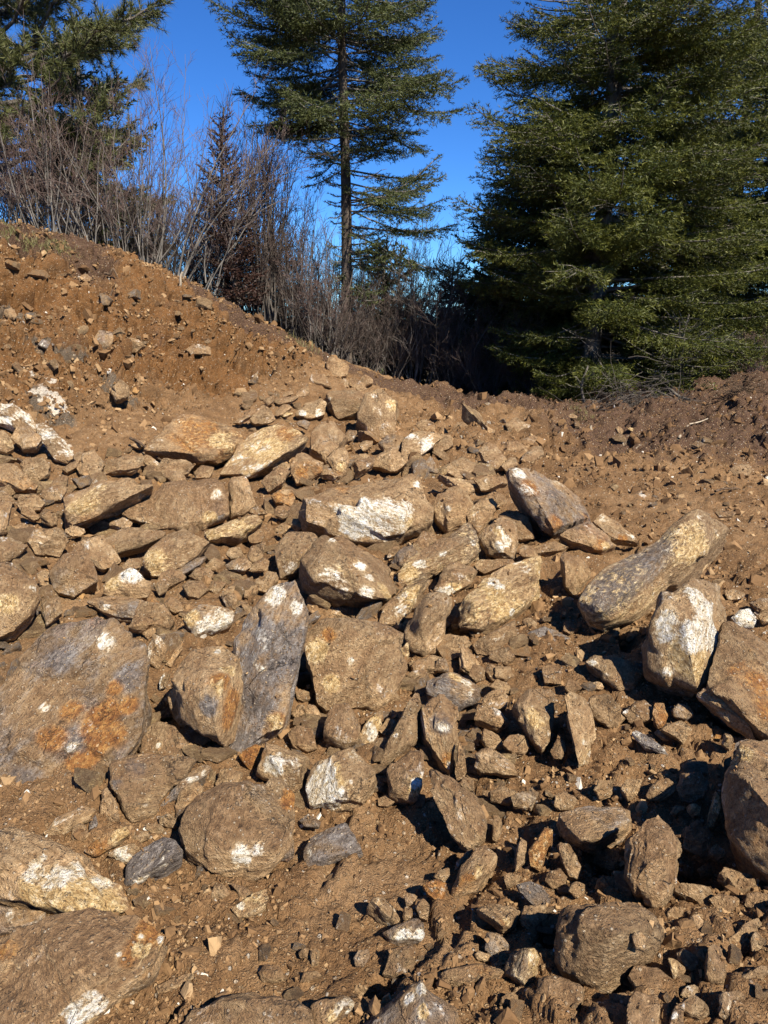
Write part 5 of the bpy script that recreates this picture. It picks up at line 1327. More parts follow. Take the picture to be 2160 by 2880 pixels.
# crumbs of soil and chips lying on the boulders
cp, cs = [], []
for ob, co, nr, size in ROCKS:
    up = np.flatnonzero(nr[:, 2] > 0.45)
    if len(up) < 20: continue
    dist = np.linalg.norm(co.mean(0) - EYE)
    m = int(min(260, 30 * (size * FPX / dist / 60) ** 1.6))
    if m < 1: continue
    sel = gr.choice(up, m)
    s = 0.004 * (1 - gr.uniform(0, 1, m)) ** (-1 / 2.2)
    s = np.minimum(s, 0.02) * np.clip(dist / 3.0, 0.8, 2.4)
    cp.append(co[sel] + nr[sel] * (s * 0.2)[:, None] + gr.normal(size=(m, 3)) * 0.002); cs.append(s)
cp, cs = np.concatenate(cp), np.concatenate(cs)
pebbles("gravel", np.concatenate([P1, cp]), np.concatenate([S1, cs]), gr, 1, np.concatenate([T1, gr.beta(1.6, 2.2, len(cs))]))
P2, S2, T2 = gravel_field(14000, 1.1, 13.5, 0.015, 0.07, 2.0, 2, 0.02)
pebbles("rubble", P2, S2, gr, 2, T2)
# broken chips standing out of the cut bank, lying along its beds
x, y = gr.uniform(-6.5, 0.3, 30000), gr.uniform(6.8, 12.8, 30000)
keep = (bank_w(x, y) > 0.4) & (fbm(np.stack([x, y, 0 * x], -1) * 1.6, 3, 431) + gr.uniform(-0.16, 0.16, 30000) > 0.06)
x, y = x[keep], y[keep]
s = np.minimum(0.024 * (1 - gr.uniform(0, 1, len(x))) ** (-1 / 2.6), 0.10)
bank_chips = pebbles("bank_rubble", np.stack([x, y, ground_h(x, y) + s * gr.uniform(-0.15, 0.25, len(x))], -1), s, gr, 1, np.clip(gr.beta(1.4, 2.0, len(x)), 0, 0.9))
# ------------------------------------------------------------------ growing things
def tubes(lines, radii, sides):
    """lines (n, m, 3), radii (n, m): closed-ended thin tubes as one set of verts and quads"""
    n, m, _ = lines.shape
    t = np.gradient(lines, axis=1)
    t /= np.maximum(np.linalg.norm(t, axis=2, keepdims=True), 1e-9)
    ref = np.where(np.abs(t[:, :1, 2:3]) > 0.9, np.array([[[1.0, 0, 0]]]), np.array([[[0, 0, 1.0]]]))
    a = np.cross(t, np.broadcast_to(ref, t.shape)); a /= np.maximum(np.linalg.norm(a, axis=2, keepdims=True), 1e-9)
    b = np.cross(t, a)
    ph = np.linspace(0, 2 * np.pi, sides, endpoint=False)
    v = lines[:, :, None] + radii[:, :, None, None] * (a[:, :, None] * np.cos(ph)[None, None, :, None] + b[:, :, None] * np.sin(ph)[None, None, :, None])
    i = (np.arange(n) * m * sides)[:, None, None] + (np.arange(m - 1) * sides)[None, :, None]
    s0 = np.arange(sides)[None, None]; s1 = (s0 + 1) % sides
    f = np.stack([i + s0, i + s1, i + s1 + sides, i + s0 + sides], -1).reshape(-1, 4)
    return v.reshape(-1, 3), f

class Wood:
    def __init__(s): s.V, s.F, s.T, s.n = [], [], [], 0
    def add(s, lines, radii, sides, tip=0.0):
        lines = np.asarray(lines, float); radii = np.asarray(radii, float)
        if not len(lines): return
        v, f = tubes(lines, radii, sides)
        s.V.append(v); s.F.append(f + s.n); s.n += len(v)
        s.T.append(np.full(len(v), tip) if np.isscalar(tip) else np.repeat(np.asarray(tip).reshape(-1), sides))
    def mesh(s, name):
        me = new_mesh(name, np.concatenate(s.V), np.concatenate(s.F))
        add_attr(me, 'tip', np.concatenate(s.T))
        return me

def unit(v):
    return v / np.maximum(np.linalg.norm(v, axis=-1, keepdims=True), 1e-9)

def needles(P, D, L, per_m, nl, nw, r, tipk=0.0, spread=0.55):
    """needle clumps along straight twigs: thin triangles pointing forward and out"""
    cnt = np.maximum((L * per_m + r.uniform(0, 1, len(L))).astype(int), 1)
    ix = np.repeat(np.arange(len(L)), cnt)
    t = r.uniform(0.05, 1.0, len(ix))
    p = P[ix] + D[ix] * (t * L[ix])[:, None]
    rad = r.normal(size=(len(ix), 3)); rad[:, 2] *= 0.75
    rad = unit(rad - D[ix] * (rad * D[ix]).sum(1, keepdims=True))
    nd = unit(D[ix] * r.uniform(0.35, 0.9, (len(ix), 1)) + rad * spread + np.array([0, 0, 0.12]))
    wd = unit(np.cross(nd, r.normal(size=nd.shape)))
    ln = nl * r.uniform(0.7, 1.25, (len(ix), 1))
    w = nw * r.uniform(0.7, 1.2, (len(ix), 1))
    v = np.stack([p - wd * w * 0.5, p + wd * w * 0.5, p + nd * ln], 1)
    tip = np.clip(tipk * (t ** 2) * r.uniform(0.2, 1.3, len(ix)), 0, 1)
    return v.reshape(-1, 3), np.repeat(tip, 3)

def tri_mesh(name, V, T, mat):
    V = np.concatenate(V); T = np.concatenate(T)
    me = new_mesh(name, V, np.arange(len(V)).reshape(-1, 3), smooth=False)
    add_attr(me, 'tip', T)
    me.materials.append(mat)
    return me

NT = [0]
def trunk_mesh(H, r0, lean, r, name="trunk"):
    m, sd = 60, 14
    t = np.linspace(0, 1, m)
    line = np.stack([lean[0] * t + 0.05 * np.sin(t * 7), lean[1] * t + 0.04 * np.sin(t * 5 + 1), -0.3 + (H + 0.3) * t], -1)[None]
    rad = (r0 * (1 - t) ** 0.85 + 0.012 + 0.35 * r0 * np.exp(-t * H * 2.2))[None]
    v, f = tubes(line, rad, sd)
    nz = fbm(v * np.array([14, 14, 4]), 3, 611)
    c = np.repeat(line[0], sd, 0)
    v = c + (v - c) * (1 + 0.16 * nz[:, None])
    return new_mesh(name, v, f), line[0]

def fir(label, u, v, Y, H, prof, z0, r0, seed, mat=None, bark=None, nb=6, dz=0.30, dens=26, nl=0.052, nw=0.017, lean=(0, 0), zcut=99.0, droop=-0.12, group=None, name="fir_tree",
        limb_mat=None, tipk=0.6, gaps=0.0, bare=1.0, rag=0.14):
    """prof(z) -> reach of the branches at that height"""
    r = np.random.default_rng(seed)
    p0 = at_depth(float(u), float(v), Y)
    gz = base_h(p0[0:1], p0[1:2])[0]
    root = bpy.data.objects.new(name, None); C.objects.link(root)
    root.location = (p0[0], p0[1], gz)
    tag(root, label, 'tree', group)
    me, line = trunk_mesh(H, r0, lean, r)
    link("trunk", me, bark or M_BARK, root)
    wood, V, T = Wood(), [], []
    z = z0
    while z < H - 0.15:
        thin = 0.15 if z > zcut else 1.0
        for k in range(max(3, int(nb * (0.6 + 0.4 * thin)))):
            zz = z + r.uniform(-0.5, 0.5) * dz
            if r.uniform() < gaps * 0.5: continue
            a = r.uniform(0, 6.283)
            L = prof(zz, a) * r.uniform(0.72, 1.10)
            if L < 0.12: continue
            ti = np.clip((zz + 0.3) / (H + 0.3), 0, 1)
            st = np.array([np.interp(ti, np.linspace(0, 1, 60), line[:, j]) for j in range(3)])
            out = np.array([math.cos(a), math.sin(a), 0.0])
            rise = droop + 0.55 * max(zz / H, 0) ** 1.3 + r.normal() * rag
            s = np.linspace(0, 1, 9)
            side = np.array([-out[1], out[0], 0]) * r.normal() * 0.10
            pts = st + out * (L * s)[:, None] + side * (L * s ** 2)[:, None]
            pts[:, 2] += L * (rise * s + (0.16 - 0.25 * min(L / 3, 1)) * s ** 2 + 0.13 * s ** 4)
            wood.add(pts[None], (0.006 + 0.016 * (L / 2.4) * (1 - s) ** 0.8)[None], 4, 0.0)
            dead = r.uniform() < 0.02
            s_in = np.clip(r.uniform(0.06, 0.22) * bare, 0, 0.8)
            nL = max(int(L * (1 - s_in) / 0.075 * thin), 2)
            sl = np.linspace(s_in, 0.985, nL)
            q = np.stack([np.interp(sl, s, pts[:, j]) for j in range(3)], 1)
            tg = unit(np.stack([np.interp(sl, s, np.gradient(pts[:, j])) for j in range(3)], 1))
            sd = unit(np.cross(tg, np.array([0, 0, 1.0])))
            sg = np.where(np.arange(nL) % 2 == 0, 1.0, -1.0)[:, None]
            prof_l = np.minimum((1 - sl) * 0.62 + 0.10, 0.20 + 0.6 * (sl - s_in)) * L
            for mul in (1, -1):
                ll = np.clip(prof_l * r.uniform(0.55, 1.1, nL), 0.05, 0.62)
                dd = unit(tg * 0.72 + sd * sg * mul * 0.75 + np.stack([np.zeros(nL), np.zeros(nL), r.normal(-0.20, 0.16, nL)], 1))
                if not dead:
                    a_, b_ = needles(q, dd, ll, dens, nl, nw, r, tipk); V.append(a_); T.append(b_)
                    # second order twigs
                    nk = np.maximum((ll / 0.085).astype(int), 0)
                    ix = np.repeat(np.arange(nL), nk)
                    if len(ix):
                        tt = r.uniform(0.15, 0.95, len(ix))
                        qq = q[ix] + dd[ix] * (tt * ll[ix])[:, None]
                        s2 = unit(np.cross(dd[ix], np.array([0, 0, 1.0])) * np.sign(r.normal(size=(len(ix), 1))) + 0.35 * r.normal(size=(len(ix), 3)))
                        d2 = unit(dd[ix] * 0.8 + s2 * 0.75)
                        l2 = np.clip(ll[ix] * (1 - tt) * 0.6, 0.03, 0.22) + 0.03
                        a_, b_ = needles(qq, d2, l2, dens * 1.15, nl, nw, r, tipk * 1.2); V.append(a_); T.append(b_)
                if mul == 1 and (dead or r.uniform() < 0.4):
                    e = q + dd * ll[:, None]
                    wood.add(np.stack([q, (q + e) / 2, e], 1), np.tile([[0.005, 0.004, 0.002]], (nL, 1)), 3, 0.0)
            if not dead:
                a_, b_ = needles(q[:-1], unit(q[1:] - q[:-1]), np.linalg.norm(q[1:] - q[:-1], axis=1), dens * 1.3, nl, nw, r, tipk); V.append(a_); T.append(b_)
        z += dz * r.uniform(0.8, 1.2) / (0.75 if z > zcut else 1.0)
    NT[0] += sum(len(a) for a in V) // 3
    link("limbs", wood.mesh("limbs"), limb_mat or M_BRANCH, root)
    link("crown", tri_mesh("crown", V, T, mat or M_FIR), None, root)
    return root

def cone(R0, H, p=0.75, zmax=1.0, low=0.75, lop=None):
    def f(z, a):
        q = R0 * max(1 - z / H, 0) ** p
        if z < zmax: q *= low + (1 - low) * z / zmax
        if lop: q *= lop(z, a)
        return q
    return f

EAST = lambda a: math.cos(a)          # +1 towards the picture's right-hand side
# the great fir on the right and its neighbours
fir("tall full fir with a pale scarred trunk and branches sweeping the berm", 1650, 1130, 13.2, 17.0, cone(2.95, 17.0, 0.72, 1.2, 0.62, lambda z, a: (1.0 + 0.10 * EAST(a)) * (0.75 if (z < 2.2 and EAST(a) < -0.2) else 1)), 0.15, 0.15, 11,
    nb=11, dz=0.25, dens=46, zcut=6.2, nl=.060, nw=.0135, lean=(0.15, 0.1), bark=M_BARK, tipk=0.75)
fir("dark bushy young fir in the shade left of the tall full fir", 1480, 1120, 15.8, 5.4, cone(2.0, 5.4, 0.5, 0.8, 0.7), 0.2, 0.09, 12, mat=M_FIRB, nb=12, dz=0.22, dens=24, tipk=0.3, group=None, nl=.085, nw=.028)
fir("tall fir cut off by the picture edge, behind the full fir", 2235, 1090, 15.0, 16.0, cone(2.75, 16.0, 0.65, 1.0, 0.7), 0.2, 0.16, 13, bark=M_BARKD, nb=9, dz=0.27, dens=26, zcut=6.5, tipk=0.6, nl=.072, nw=.021)
fir("slender fir in the gap between the full fir and the picture edge", 2010, 1090, 18.0, 13.0, cone(1.9, 13.0, 0.7, 1.0, 0.7), 0.3, 0.14, 14, mat=M_FIRB, bark=M_BARKD, nb=8, dz=0.32, dens=13, zcut=7.5, tipk=0.4, nl=.10, nw=.042)
fir("shaded fir deep behind the dark bushy young fir", 1610, 1100, 20.0, 8.5, cone(2.2, 8.5, 0.6, 1.0, 0.8), 0.2, 0.13, 15, mat=M_FIRB, nb=5, dz=0.36, dens=10, tipk=0.3, nl=.13, nw=.055)
fir("shaded fir deep behind the full fir, nearest the picture edge", 1870, 1090, 20.5, 9.0, cone(2.3, 9.0, 0.6, 1.0, 0.8), 0.2, 0.13, 16, mat=M_FIRB, nb=5, dz=0.36, dens=10, tipk=0.3, nl=.13, nw=.055)
fir("low dark fir filling the thicket between the two tall firs", 1365, 1110, 18.5, 3.0, cone(1.3, 3.0, 0.6, 0.5, 0.8), 0.1, 0.07, 17, mat=M_FIRB, nb=8, dz=0.26, dens=13, tipk=0.2, nl=.11, nw=.045)
fir("squat black-green fir in the middle of the thicket, before the gap in the trees", 1265, 1100, 16.2, 2.9, cone(1.15, 2.9, 0.5, 0.4, 0.9), 0.1, 0.06, 41, mat=M_FIRB, nb=9, dz=0.22, dens=20, tipk=0.1, nl=.085, nw=.03)
fir("squat black-green fir at the foot of the spruce, hidden in brush", 1085, 1070, 16.0, 3.0, cone(1.1, 3.0, 0.5, 0.4, 0.9), 0.1, 0.06, 42, mat=M_FIRB, nb=9, dz=0.22, dens=20, tipk=0.1, nl=.085, nw=.03)
fir("squat black-green fir under the dark bushy fir, nearest the berm", 1400, 1120, 15.2, 2.4, cone(1.1, 2.4, 0.5, 0.4, 0.9), 0.1, 0.06, 43, mat=M_FIRB, nb=9, dz=0.22, dens=20, tipk=0.1, nl=.085, nw=.03)
fir("small dark fir among the shrubs behind the dark rods", 800, 950, 17.5, 2.6, cone(1.0, 2.6, 0.6, 0.4, 0.9), 0.1, 0.06, 44, mat=M_FIRB, nb=7, dz=0.25, dens=16, tipk=0.1, nl=.10, nw=.036)
fir("small fir sapling with bare lower stems at the foot of the full fir", 1640, 1135, 11.4, 0.62, cone(0.36, 0.75, 0.6, 0.1, 0.8), 0.32, 0.012, 18, nb=5, dz=0.09, dens=50, tipk=0.8, nl=.03, nw=.010, bare=0.5)
fir("low bright green fir bough spreading over the berm at the foot of the full fir", 1905, 1130, 12.1, 1.3, cone(1.15, 1.3, 0.5, 0.2, 0.9), 0.12, 0.04, 19, nb=7, dz=0.14, dens=36, tipk=1.0, nl=.04, nw=.013, bare=0.6)
# the tall spruce in the middle, bare below
def mid_prof(z, a):
    if z < 3.3:
        return 0.0 if z < 1.2 else (1.75 * max(EAST(a), 0) ** 1.5 * (0.9 if z > 2.2 else 0.4) + 0.34)
    if z < 4.3:
        return 0.75 + 1.05 * sstep(3.3, 4.3, np.array(z)) 
    return 2.35 * max(1 - (z - 2.0) / 10.5, 0) ** 0.62 * (1.06 if EAST(a) < 0 else 0.97)
fir("tall spruce with a bare dark lower trunk, standing alone against the sky", 972, 1042, 14.0, 12.5, mid_prof, 1.2, 0.095, 21, mat=M_FIRB, bark=M_BARKD, nb=9, dz=0.21, dens=50, zcut=6.8, nl=.060, nw=.0135, droop=-0.22, tipk=0.7, name="spruce_tree", bare=1.5, gaps=0.3, rag=0.20)
fir("dead reddish brown fir among the bare shrubs", 655, 900, 13.3, 3.1, cone(0.66, 3.1, 0.6, 0.4, 0.9), 0.1, 0.04, 22, mat=M_DEAD, bark=M_BARKD, nb=9, dz=0.12, dens=34, tipk=0.1, nl=.06, nw=.020, limb_mat=M_BARKD)
fir("dark fir behind the bare shrubs, under the pine", 285, 800, 15.2, 4.6, cone(1.75, 4.6, 0.6, 0.5, 0.85), 0.1, 0.1, 23, mat=M_FIRB, nb=8, dz=0.28, dens=15, tipk=0.3, nl=.10, nw=.04)
fir("small fir far beyond the spruce, seen through bare twigs", 1125, 1000, 24.0, 4.4, cone(1.3, 4.4, 0.7, 0.5, 0.85), 0.1, 0.08, 24, mat=M_FIRB, nb=6, dz=0.36, dens=9, tipk=0.2, nl=.16, nw=.06)
fir("small fir far off at the end of the gap in the trees", 1290, 1000, 27.0, 3.9, cone(1.2, 3.9, 0.7, 0.5, 0.85), 0.1, 0.08, 25, mat=M_FIRB, nb=6, dz=0.36, dens=9, tipk=0.2, nl=.16, nw=.06)

def pine(label, u, v, Y, H, z0, reach, seed):
    r = np.random.default_rng(seed)
    p0 = at_depth(float(u), float(v), Y)
    gz = base_h(p0[0:1], p0[1:2])[0]
    root = bpy.data.objects.new("pine_tree", None); C.objects.link(root)
    root.location = (p0[0], p0[1], gz)
    tag(root, label, 'tree')
    me, line = trunk_mesh(H, 0.17, (0.1, 0.1), r)
    link("trunk", me, M_BARKD, root)
    wood, V, T = Wood(), [], []
    z = z0
    while z < H:
        for k in range(8):
            zz = z + r.uniform(-0.25, 0.25)
            a = r.uniform(0, 6.283)
            L = reach(zz) * r.uniform(0.65, 1.1)
            if L < 0.2: continue
            out = np.array([math.cos(a), math.sin(a), 0.0])
            s = np.linspace(0, 1, 10)
            wob = np.cumsum(r.normal(size=(10, 3)) * 0.05, 0)
            pts = np.array([np.interp((zz + .3) / (H + .3), np.linspace(0, 1, 60), line[:, j]) for j in range(3)]) + out * (L * s)[:, None] + wob * L * 0.5
            pts[:, 2] += L * ((0.02 + 0.2 * zz / H) * s + 0.28 * s ** 2)
            wood.add(pts[None], (0.008 + 0.03 * (L / 2.5) * (1 - s))[None], 5)
            n2 = int(7 + L * 13)
            sl = r.uniform(0.3, 1.0, n2) ** 0.75
            q = np.stack([np.interp(sl, s, pts[:, j]) for j in range(3)], 1)
            d2 = unit(out + r.normal(size=(n2, 3)) * 0.75 + np.array([0, 0, 0.45]))
            l2 = r.uniform(0.12, 0.5, n2)
            e = q + d2 * l2[:, None]
            mid = (q + e) / 2 + np.array([0, 0, -0.02])
            wood.add(np.stack([q, mid, e], 1), np.tile([[0.009, 0.007, 0.006]], (n2, 1)), 3)
            # bottle-brush tufts of long needles at the twig ends
            m = 56
            ix = np.repeat(np.arange(n2), m)
            tt = r.uniform(0.35, 1.0, len(ix))
            pp = q[ix] + d2[ix] * (tt * l2[ix])[:, None]
            rad = unit(r.normal(size=(len(ix), 3)))
            nd = unit(d2[ix] * 0.75 + rad * 0.8)
            wd = unit(np.cross(nd, r.normal(size=nd.shape)))
            ln = r.uniform(0.10, 0.19, (len(ix), 1))
            V.append(np.stack([pp - wd * 0.0055, pp + wd * 0.0055, pp + nd * ln], 1).reshape(-1, 3))
            T.append(np.repeat(np.clip(r.uniform(-0.4, 0.8, len(ix)), 0, 1), 3))
        z += r.uniform(0.28, 0.42)
    NT[0] += sum(len(a) for a in V) // 3
    link("limbs", wood.mesh("limbs"), M_BARK, root)
    link("crown", tri_mesh("crown", V, T, M_PINE), None, root)
pine("long-needled pine with heavy tufted boughs at the picture edge, behind the shrubs", -45, 760, 13.6, 8.5, 0.9, lambda z: 3.6 * (1 - max(z - 3.0, 0) / 8.0) * min(1.0, 0.62 + z / 7.0), 31)

# ------------------------------------------------------------------ bare shrubs
def shrub(label, u, v, Y, H, n, seed, lean=0.0, spread=0.35, mat=None, group="bare shrubs along the edge of the cut", name="bare_shrub", upright=0.0, twigs=7, thick=1.0, red=0.7, cat='shrub'):
    r = np.random.default_rng(seed)
    p0 = at_depth(float(u), float(v), Y)
    gz = base_h(p0[0:1], p0[1:2])[0]
    root = bpy.data.objects.new(name, None); C.objects.link(root)
    root.location = (p0[0], p0[1], gz - 0.05)
    tag(root, label, cat, group)
    n = int(n * 1.35)
    for k in range(n):
        w = Wood()
        L = H * r.uniform(0.6, 1.05)
        a = r.uniform(0, 6.283)
        tilt = abs(r.normal()) * spread * (1 - upright) + 0.03
        d = np.array([math.cos(a) * tilt + lean, math.sin(a) * tilt, 1.0])
        d /= np.linalg.norm(d)
        m = 10
        pts = [np.array([r.normal() * 0.14, r.normal() * 0.14, 0])]
        for i in range(m):
            d = unit(d + r.normal(size=3) * 0.085 + np.array([lean * 0.10, 0, 0.05 * (1 - abs(lean))]))
            pts.append(pts[-1] + d * L / m)
        pts = np.array(pts)
        s = np.linspace(0, 1, m + 1)
        r0 = 0.0078 * r.uniform(0.6, 1.3) * thick * (L / 2.5) ** 0.6
        w.add(pts[None], (r0 * (1 - s) ** 0.7 + 0.0022)[None], 5, np.clip(s - 0.5, 0, 1) * red)
        nb = int(r.integers(8, 14))
        sb = r.uniform(0.16, 0.97, nb)
        q = np.stack([np.interp(sb, s, pts[:, j]) for j in range(3)], 1)
        tg = unit(np.stack([np.interp(sb, s, np.gradient(pts[:, j])) for j in range(3)], 1))
        rad = unit(np.cross(tg, r.normal(size=(nb, 3))))
        db = unit(tg * r.uniform(0.7, 1.3, (nb, 1)) + rad * (0.75 - 0.4 * upright) + np.array([0, 0, 0.18]))
        lb = L * r.uniform(0.14, 0.36, nb) * (1.05 - 0.6 * sb)
        mb = 5
        bl = [q]
        dd = db
        for i in range(mb):
            dd = unit(dd + r.normal(size=(nb, 3)) * 0.14 + np.array([0, 0, 0.05]))
            bl.append(bl[-1] + dd * (lb / mb)[:, None])
        bl = np.stack(bl, 1)
        sbr = np.linspace(0, 1, mb + 1)
        w.add(bl, (0.0038 * thick * (1.15 - sb))[:, None] * (1 - 0.75 * sbr)[None] + 0.0014, 3, np.tile(0.35 * red + 0.4 * red * sbr, (nb, 1)))
        # twigs
        nt = nb * twigs
        ib = np.repeat(np.arange(nb), twigs)
        st = r.uniform(0.1, 1.0, nt)
        fi = st * mb; i0 = np.minimum(fi.astype(int), mb - 1); fr = (fi - i0)[:, None]
        q2 = bl[ib, i0] * (1 - fr) + bl[ib, i0 + 1] * fr
        t2 = unit(bl[ib, i0 + 1] - bl[ib, i0])
        d2 = unit(t2 + unit(np.cross(t2, r.normal(size=(nt, 3)))) * r.uniform(0.4, 1.0, (nt, 1)) + np.array([0, 0, 0.15]))
        l2 = lb[ib] * r.uniform(0.15, 0.5, nt) + 0.04
        d3 = unit(d2 + r.normal(size=(nt, 3)) * 0.22)
        e1 = q2 + d2 * (l2 * 0.5)[:, None]
        w.add(np.stack([q2, e1, e1 + d3 * (l2 * 0.5)[:, None]], 1), np.tile([[0.0024, 0.0021, 0.0013]], (nt, 1)) * thick, 3, np.full((nt, 3), red))
        link("stem", w.mesh("stem"), mat or M_TWIG, root)
    return root

sg = "bare shrubs along the crest of the bank"
shrub("low bare shrub with fine red twigs at the picture edge, on the crest", 30, 700, 12.3, 1.9, 13, 101, 0.05, 0.4, group=sg, twigs=8)
shrub("pale-stemmed bare shrub in front of the pine", 150, 720, 12.2, 2.7, 10, 102, 0.02, 0.3, group=sg, thick=1.15)
shrub("bare shrub with straight whitish stems just beyond the grassy crest", 235, 735, 12.6, 3.1, 9, 103, 0.0, 0.26, group=sg, thick=1.2)
shrub("dense dark bare shrub before the dark fir", 330, 760, 12.9, 2.7, 10, 104, 0.02, 0.34, group=sg)
shrub("wide fanning bare shrub, tallest against the blue sky", 430, 790, 12.9, 3.3, 11, 105, 0.10, 0.36, group=sg, twigs=7)
shrub("bare shrub with thick limbs arching away over the bank", 500, 830, 12.9, 3.1, 8, 106, 0.55, 0.25, group=sg, thick=1.5, red=0.5)
shrub("second arching bare shrub with dark limbs, close beside the thick-limbed one", 570, 860, 13.1, 3.0, 10, 107, 0.38, 0.35, group=sg, thick=1.2)
shrub("thin-twigged bare shrub in front of the dead reddish fir", 640, 900, 13.4, 2.8, 12, 108, 0.03, 0.33, group=sg)
shrub("upright bare shrub with many dark rods, beside the dead reddish fir", 745, 935, 13.8, 3.6, 28, 109, 0.01, 0.15, mat=M_TWIGD, upright=0.5, group=sg, thick=1.6, twigs=5)
shrub("upright dark bare shrub between the dead fir and the spruce trunk", 830, 965, 14.0, 2.9, 16, 110, 0.06, 0.24, mat=M_TWIGD, upright=0.35, group=sg)
shrub("grey bare shrub right before the spruce trunk", 905, 1000, 13.6, 2.2, 13, 111, 0.08, 0.42, group=sg)
sg2 = "tangled bare shrubs in the thicket before the firs"
shrub("tangled dark shrub at the foot of the spruce", 1010, 1050, 14.2, 2.2, 14, 112, 0.15, 0.5, mat=M_TWIGD, group=sg2)
shrub("pale tangled shrub lit against the sky in the gap between the trees", 1180, 1085, 14.6, 3.3, 15, 113, 0.08, 0.38, group=sg2, thick=1.2, red=0.2)
shrub("dark tangled shrub filling the bottom of the gap between the trees", 1100, 1080, 14.3, 2.7, 19, 114, 0.0, 0.5, mat=M_TWIGD, group=sg2)
shrub("dark thicket shrub before the dark bushy young fir", 1260, 1105, 14.4, 2.6, 19, 115, 0.0, 0.5, mat=M_TWIGD, group=sg2)
shrub("low dark thicket shrub beneath the dark bushy young fir", 1370, 1125, 14.0, 1.9, 16, 116, 0.0, 0.5, mat=M_TWIGD, group=sg2)
shrub("low dark thicket shrub beneath the full fir", 1480, 1140, 13.6, 1.5, 15, 117, 0.0, 0.55, mat=M_TWIGD, group=sg2)
shrub("bare red-twigged bush on the berm at the picture edge", 2120, 1075, 12.4, 1.3, 16, 118, 0.0, 0.5, group=None, red=0.9)
sg3 = "bare shrubs in the second row behind the crest"
for i, (u, v, Y, H, lab) in enumerate(((90, 690, 15.5, 3.0, "far bare shrub under the pine's boughs"), (400, 790, 15.8, 2.9, "far bare shrub seen through the fanning one"), (540, 850, 16.2, 2.4, "far low shrub behind the arching limbs"),
        (640, 880, 16.8, 2.6, "far bare shrub behind the dead reddish fir"), (880, 960, 16.5, 2.6, "far bare shrub behind the spruce trunk"), (1040, 1010, 17.0, 2.5, "far bare shrub beyond the spruce, in the gap"),
        (1160, 1040, 17.5, 2.4, "far thicket shrub at the back of the gap"), (1290, 1060, 17.0, 2.6, "far thicket shrub beside the low dark fir"), (1420, 1080, 16.8, 2.0, "far thicket shrub in the firs' shade"),
        (760, 930, 16.0, 2.4, "far bare shrub between the dark rods"), (480, 815, 14.6, 2.5, "bare shrub in the middle row behind the thick-limbed one"), (180, 715, 14.4, 2.8, "bare shrub in the middle row behind the whitish stems"))):
    shrub(lab, u, v, Y, H, 12, 140 + i, 0.02, 0.4, mat=M_TWIG if i % 3 else M_TWIGD, group=sg3, thick=1.3)

for i, (u, v, Y, H, lab) in enumerate(((1010, 1040, 16.4, 3.4, "tall dark thicket shrub right behind the spruce foot"), (1150, 1070, 17.0, 3.2, "tall dark thicket shrub in the middle of the gap"), (1240, 1080, 18.0, 3.2, "tall dark thicket shrub beside the squat fir in the gap"),
        (1330, 1090, 17.0, 3.0, "tall dark thicket shrub against the dark bushy fir"), (900, 990, 17.2, 3.0, "tall dark thicket shrub left of the spruce trunk"), (720, 920, 17.0, 3.0, "tall dark thicket shrub behind the dark rods"))):
    shrub(lab, u, v, Y, H, 15, 240 + i, 0.0, 0.38, mat=M_TWIGD, group=sg3, thick=1.5, twigs=7)
sg4 = "low bare brush along the foot of the shrubs"
for i, (u, v, Y, H, lab) in enumerate(((20, 680, 13.2, 1.5, "low dense brush at the picture edge behind the grassy crest"), (110, 705, 13.4, 1.5, "low brush under the pale-stemmed shrub"), (200, 730, 13.4, 1.4, "low brush under the whitish stems"),
        (290, 750, 13.6, 1.6, "low brush under the dark fir"), (380, 780, 13.8, 1.7, "low brush under the tall fanning shrub"), (470, 810, 13.6, 1.5, "low brush under the thick arching limbs"), (560, 850, 13.9, 1.7, "low brush beneath the second arching shrub"),
        (640, 890, 14.2, 1.7, "low brush at the foot of the dead reddish fir"), (720, 925, 14.4, 1.6, "low brush at the foot of the dark rods"), (800, 955, 14.6, 1.7, "low brush between the dark rods and the spruce"),
        (880, 990, 14.2, 1.6, "low brush just before the spruce trunk"), (955, 1030, 13.5, 1.3, "low tangled brush hiding the foot of the spruce"), (1050, 1065, 14.0, 1.6, "low dark brush beside the spruce foot"),
        (1140, 1090, 15.2, 1.8, "low dark brush in the gap between the trees"), (1230, 1100, 15.4, 1.9, "low dark brush beneath the pale tangled shrub"), (1320, 1115, 15.0, 1.9, "low dark brush before the low dark fir"),
        (1420, 1125, 14.8, 1.6, "low dark brush under the dark bushy fir"))):
    shrub(lab, u, v, Y, H, 13, 170 + i, 0.0, 0.65, mat=M_TWIGD if i > 6 or i % 2 else M_TWIG, group=sg4, thick=1.35, twigs=6, red=0.5, name="low_brush", cat='brush')

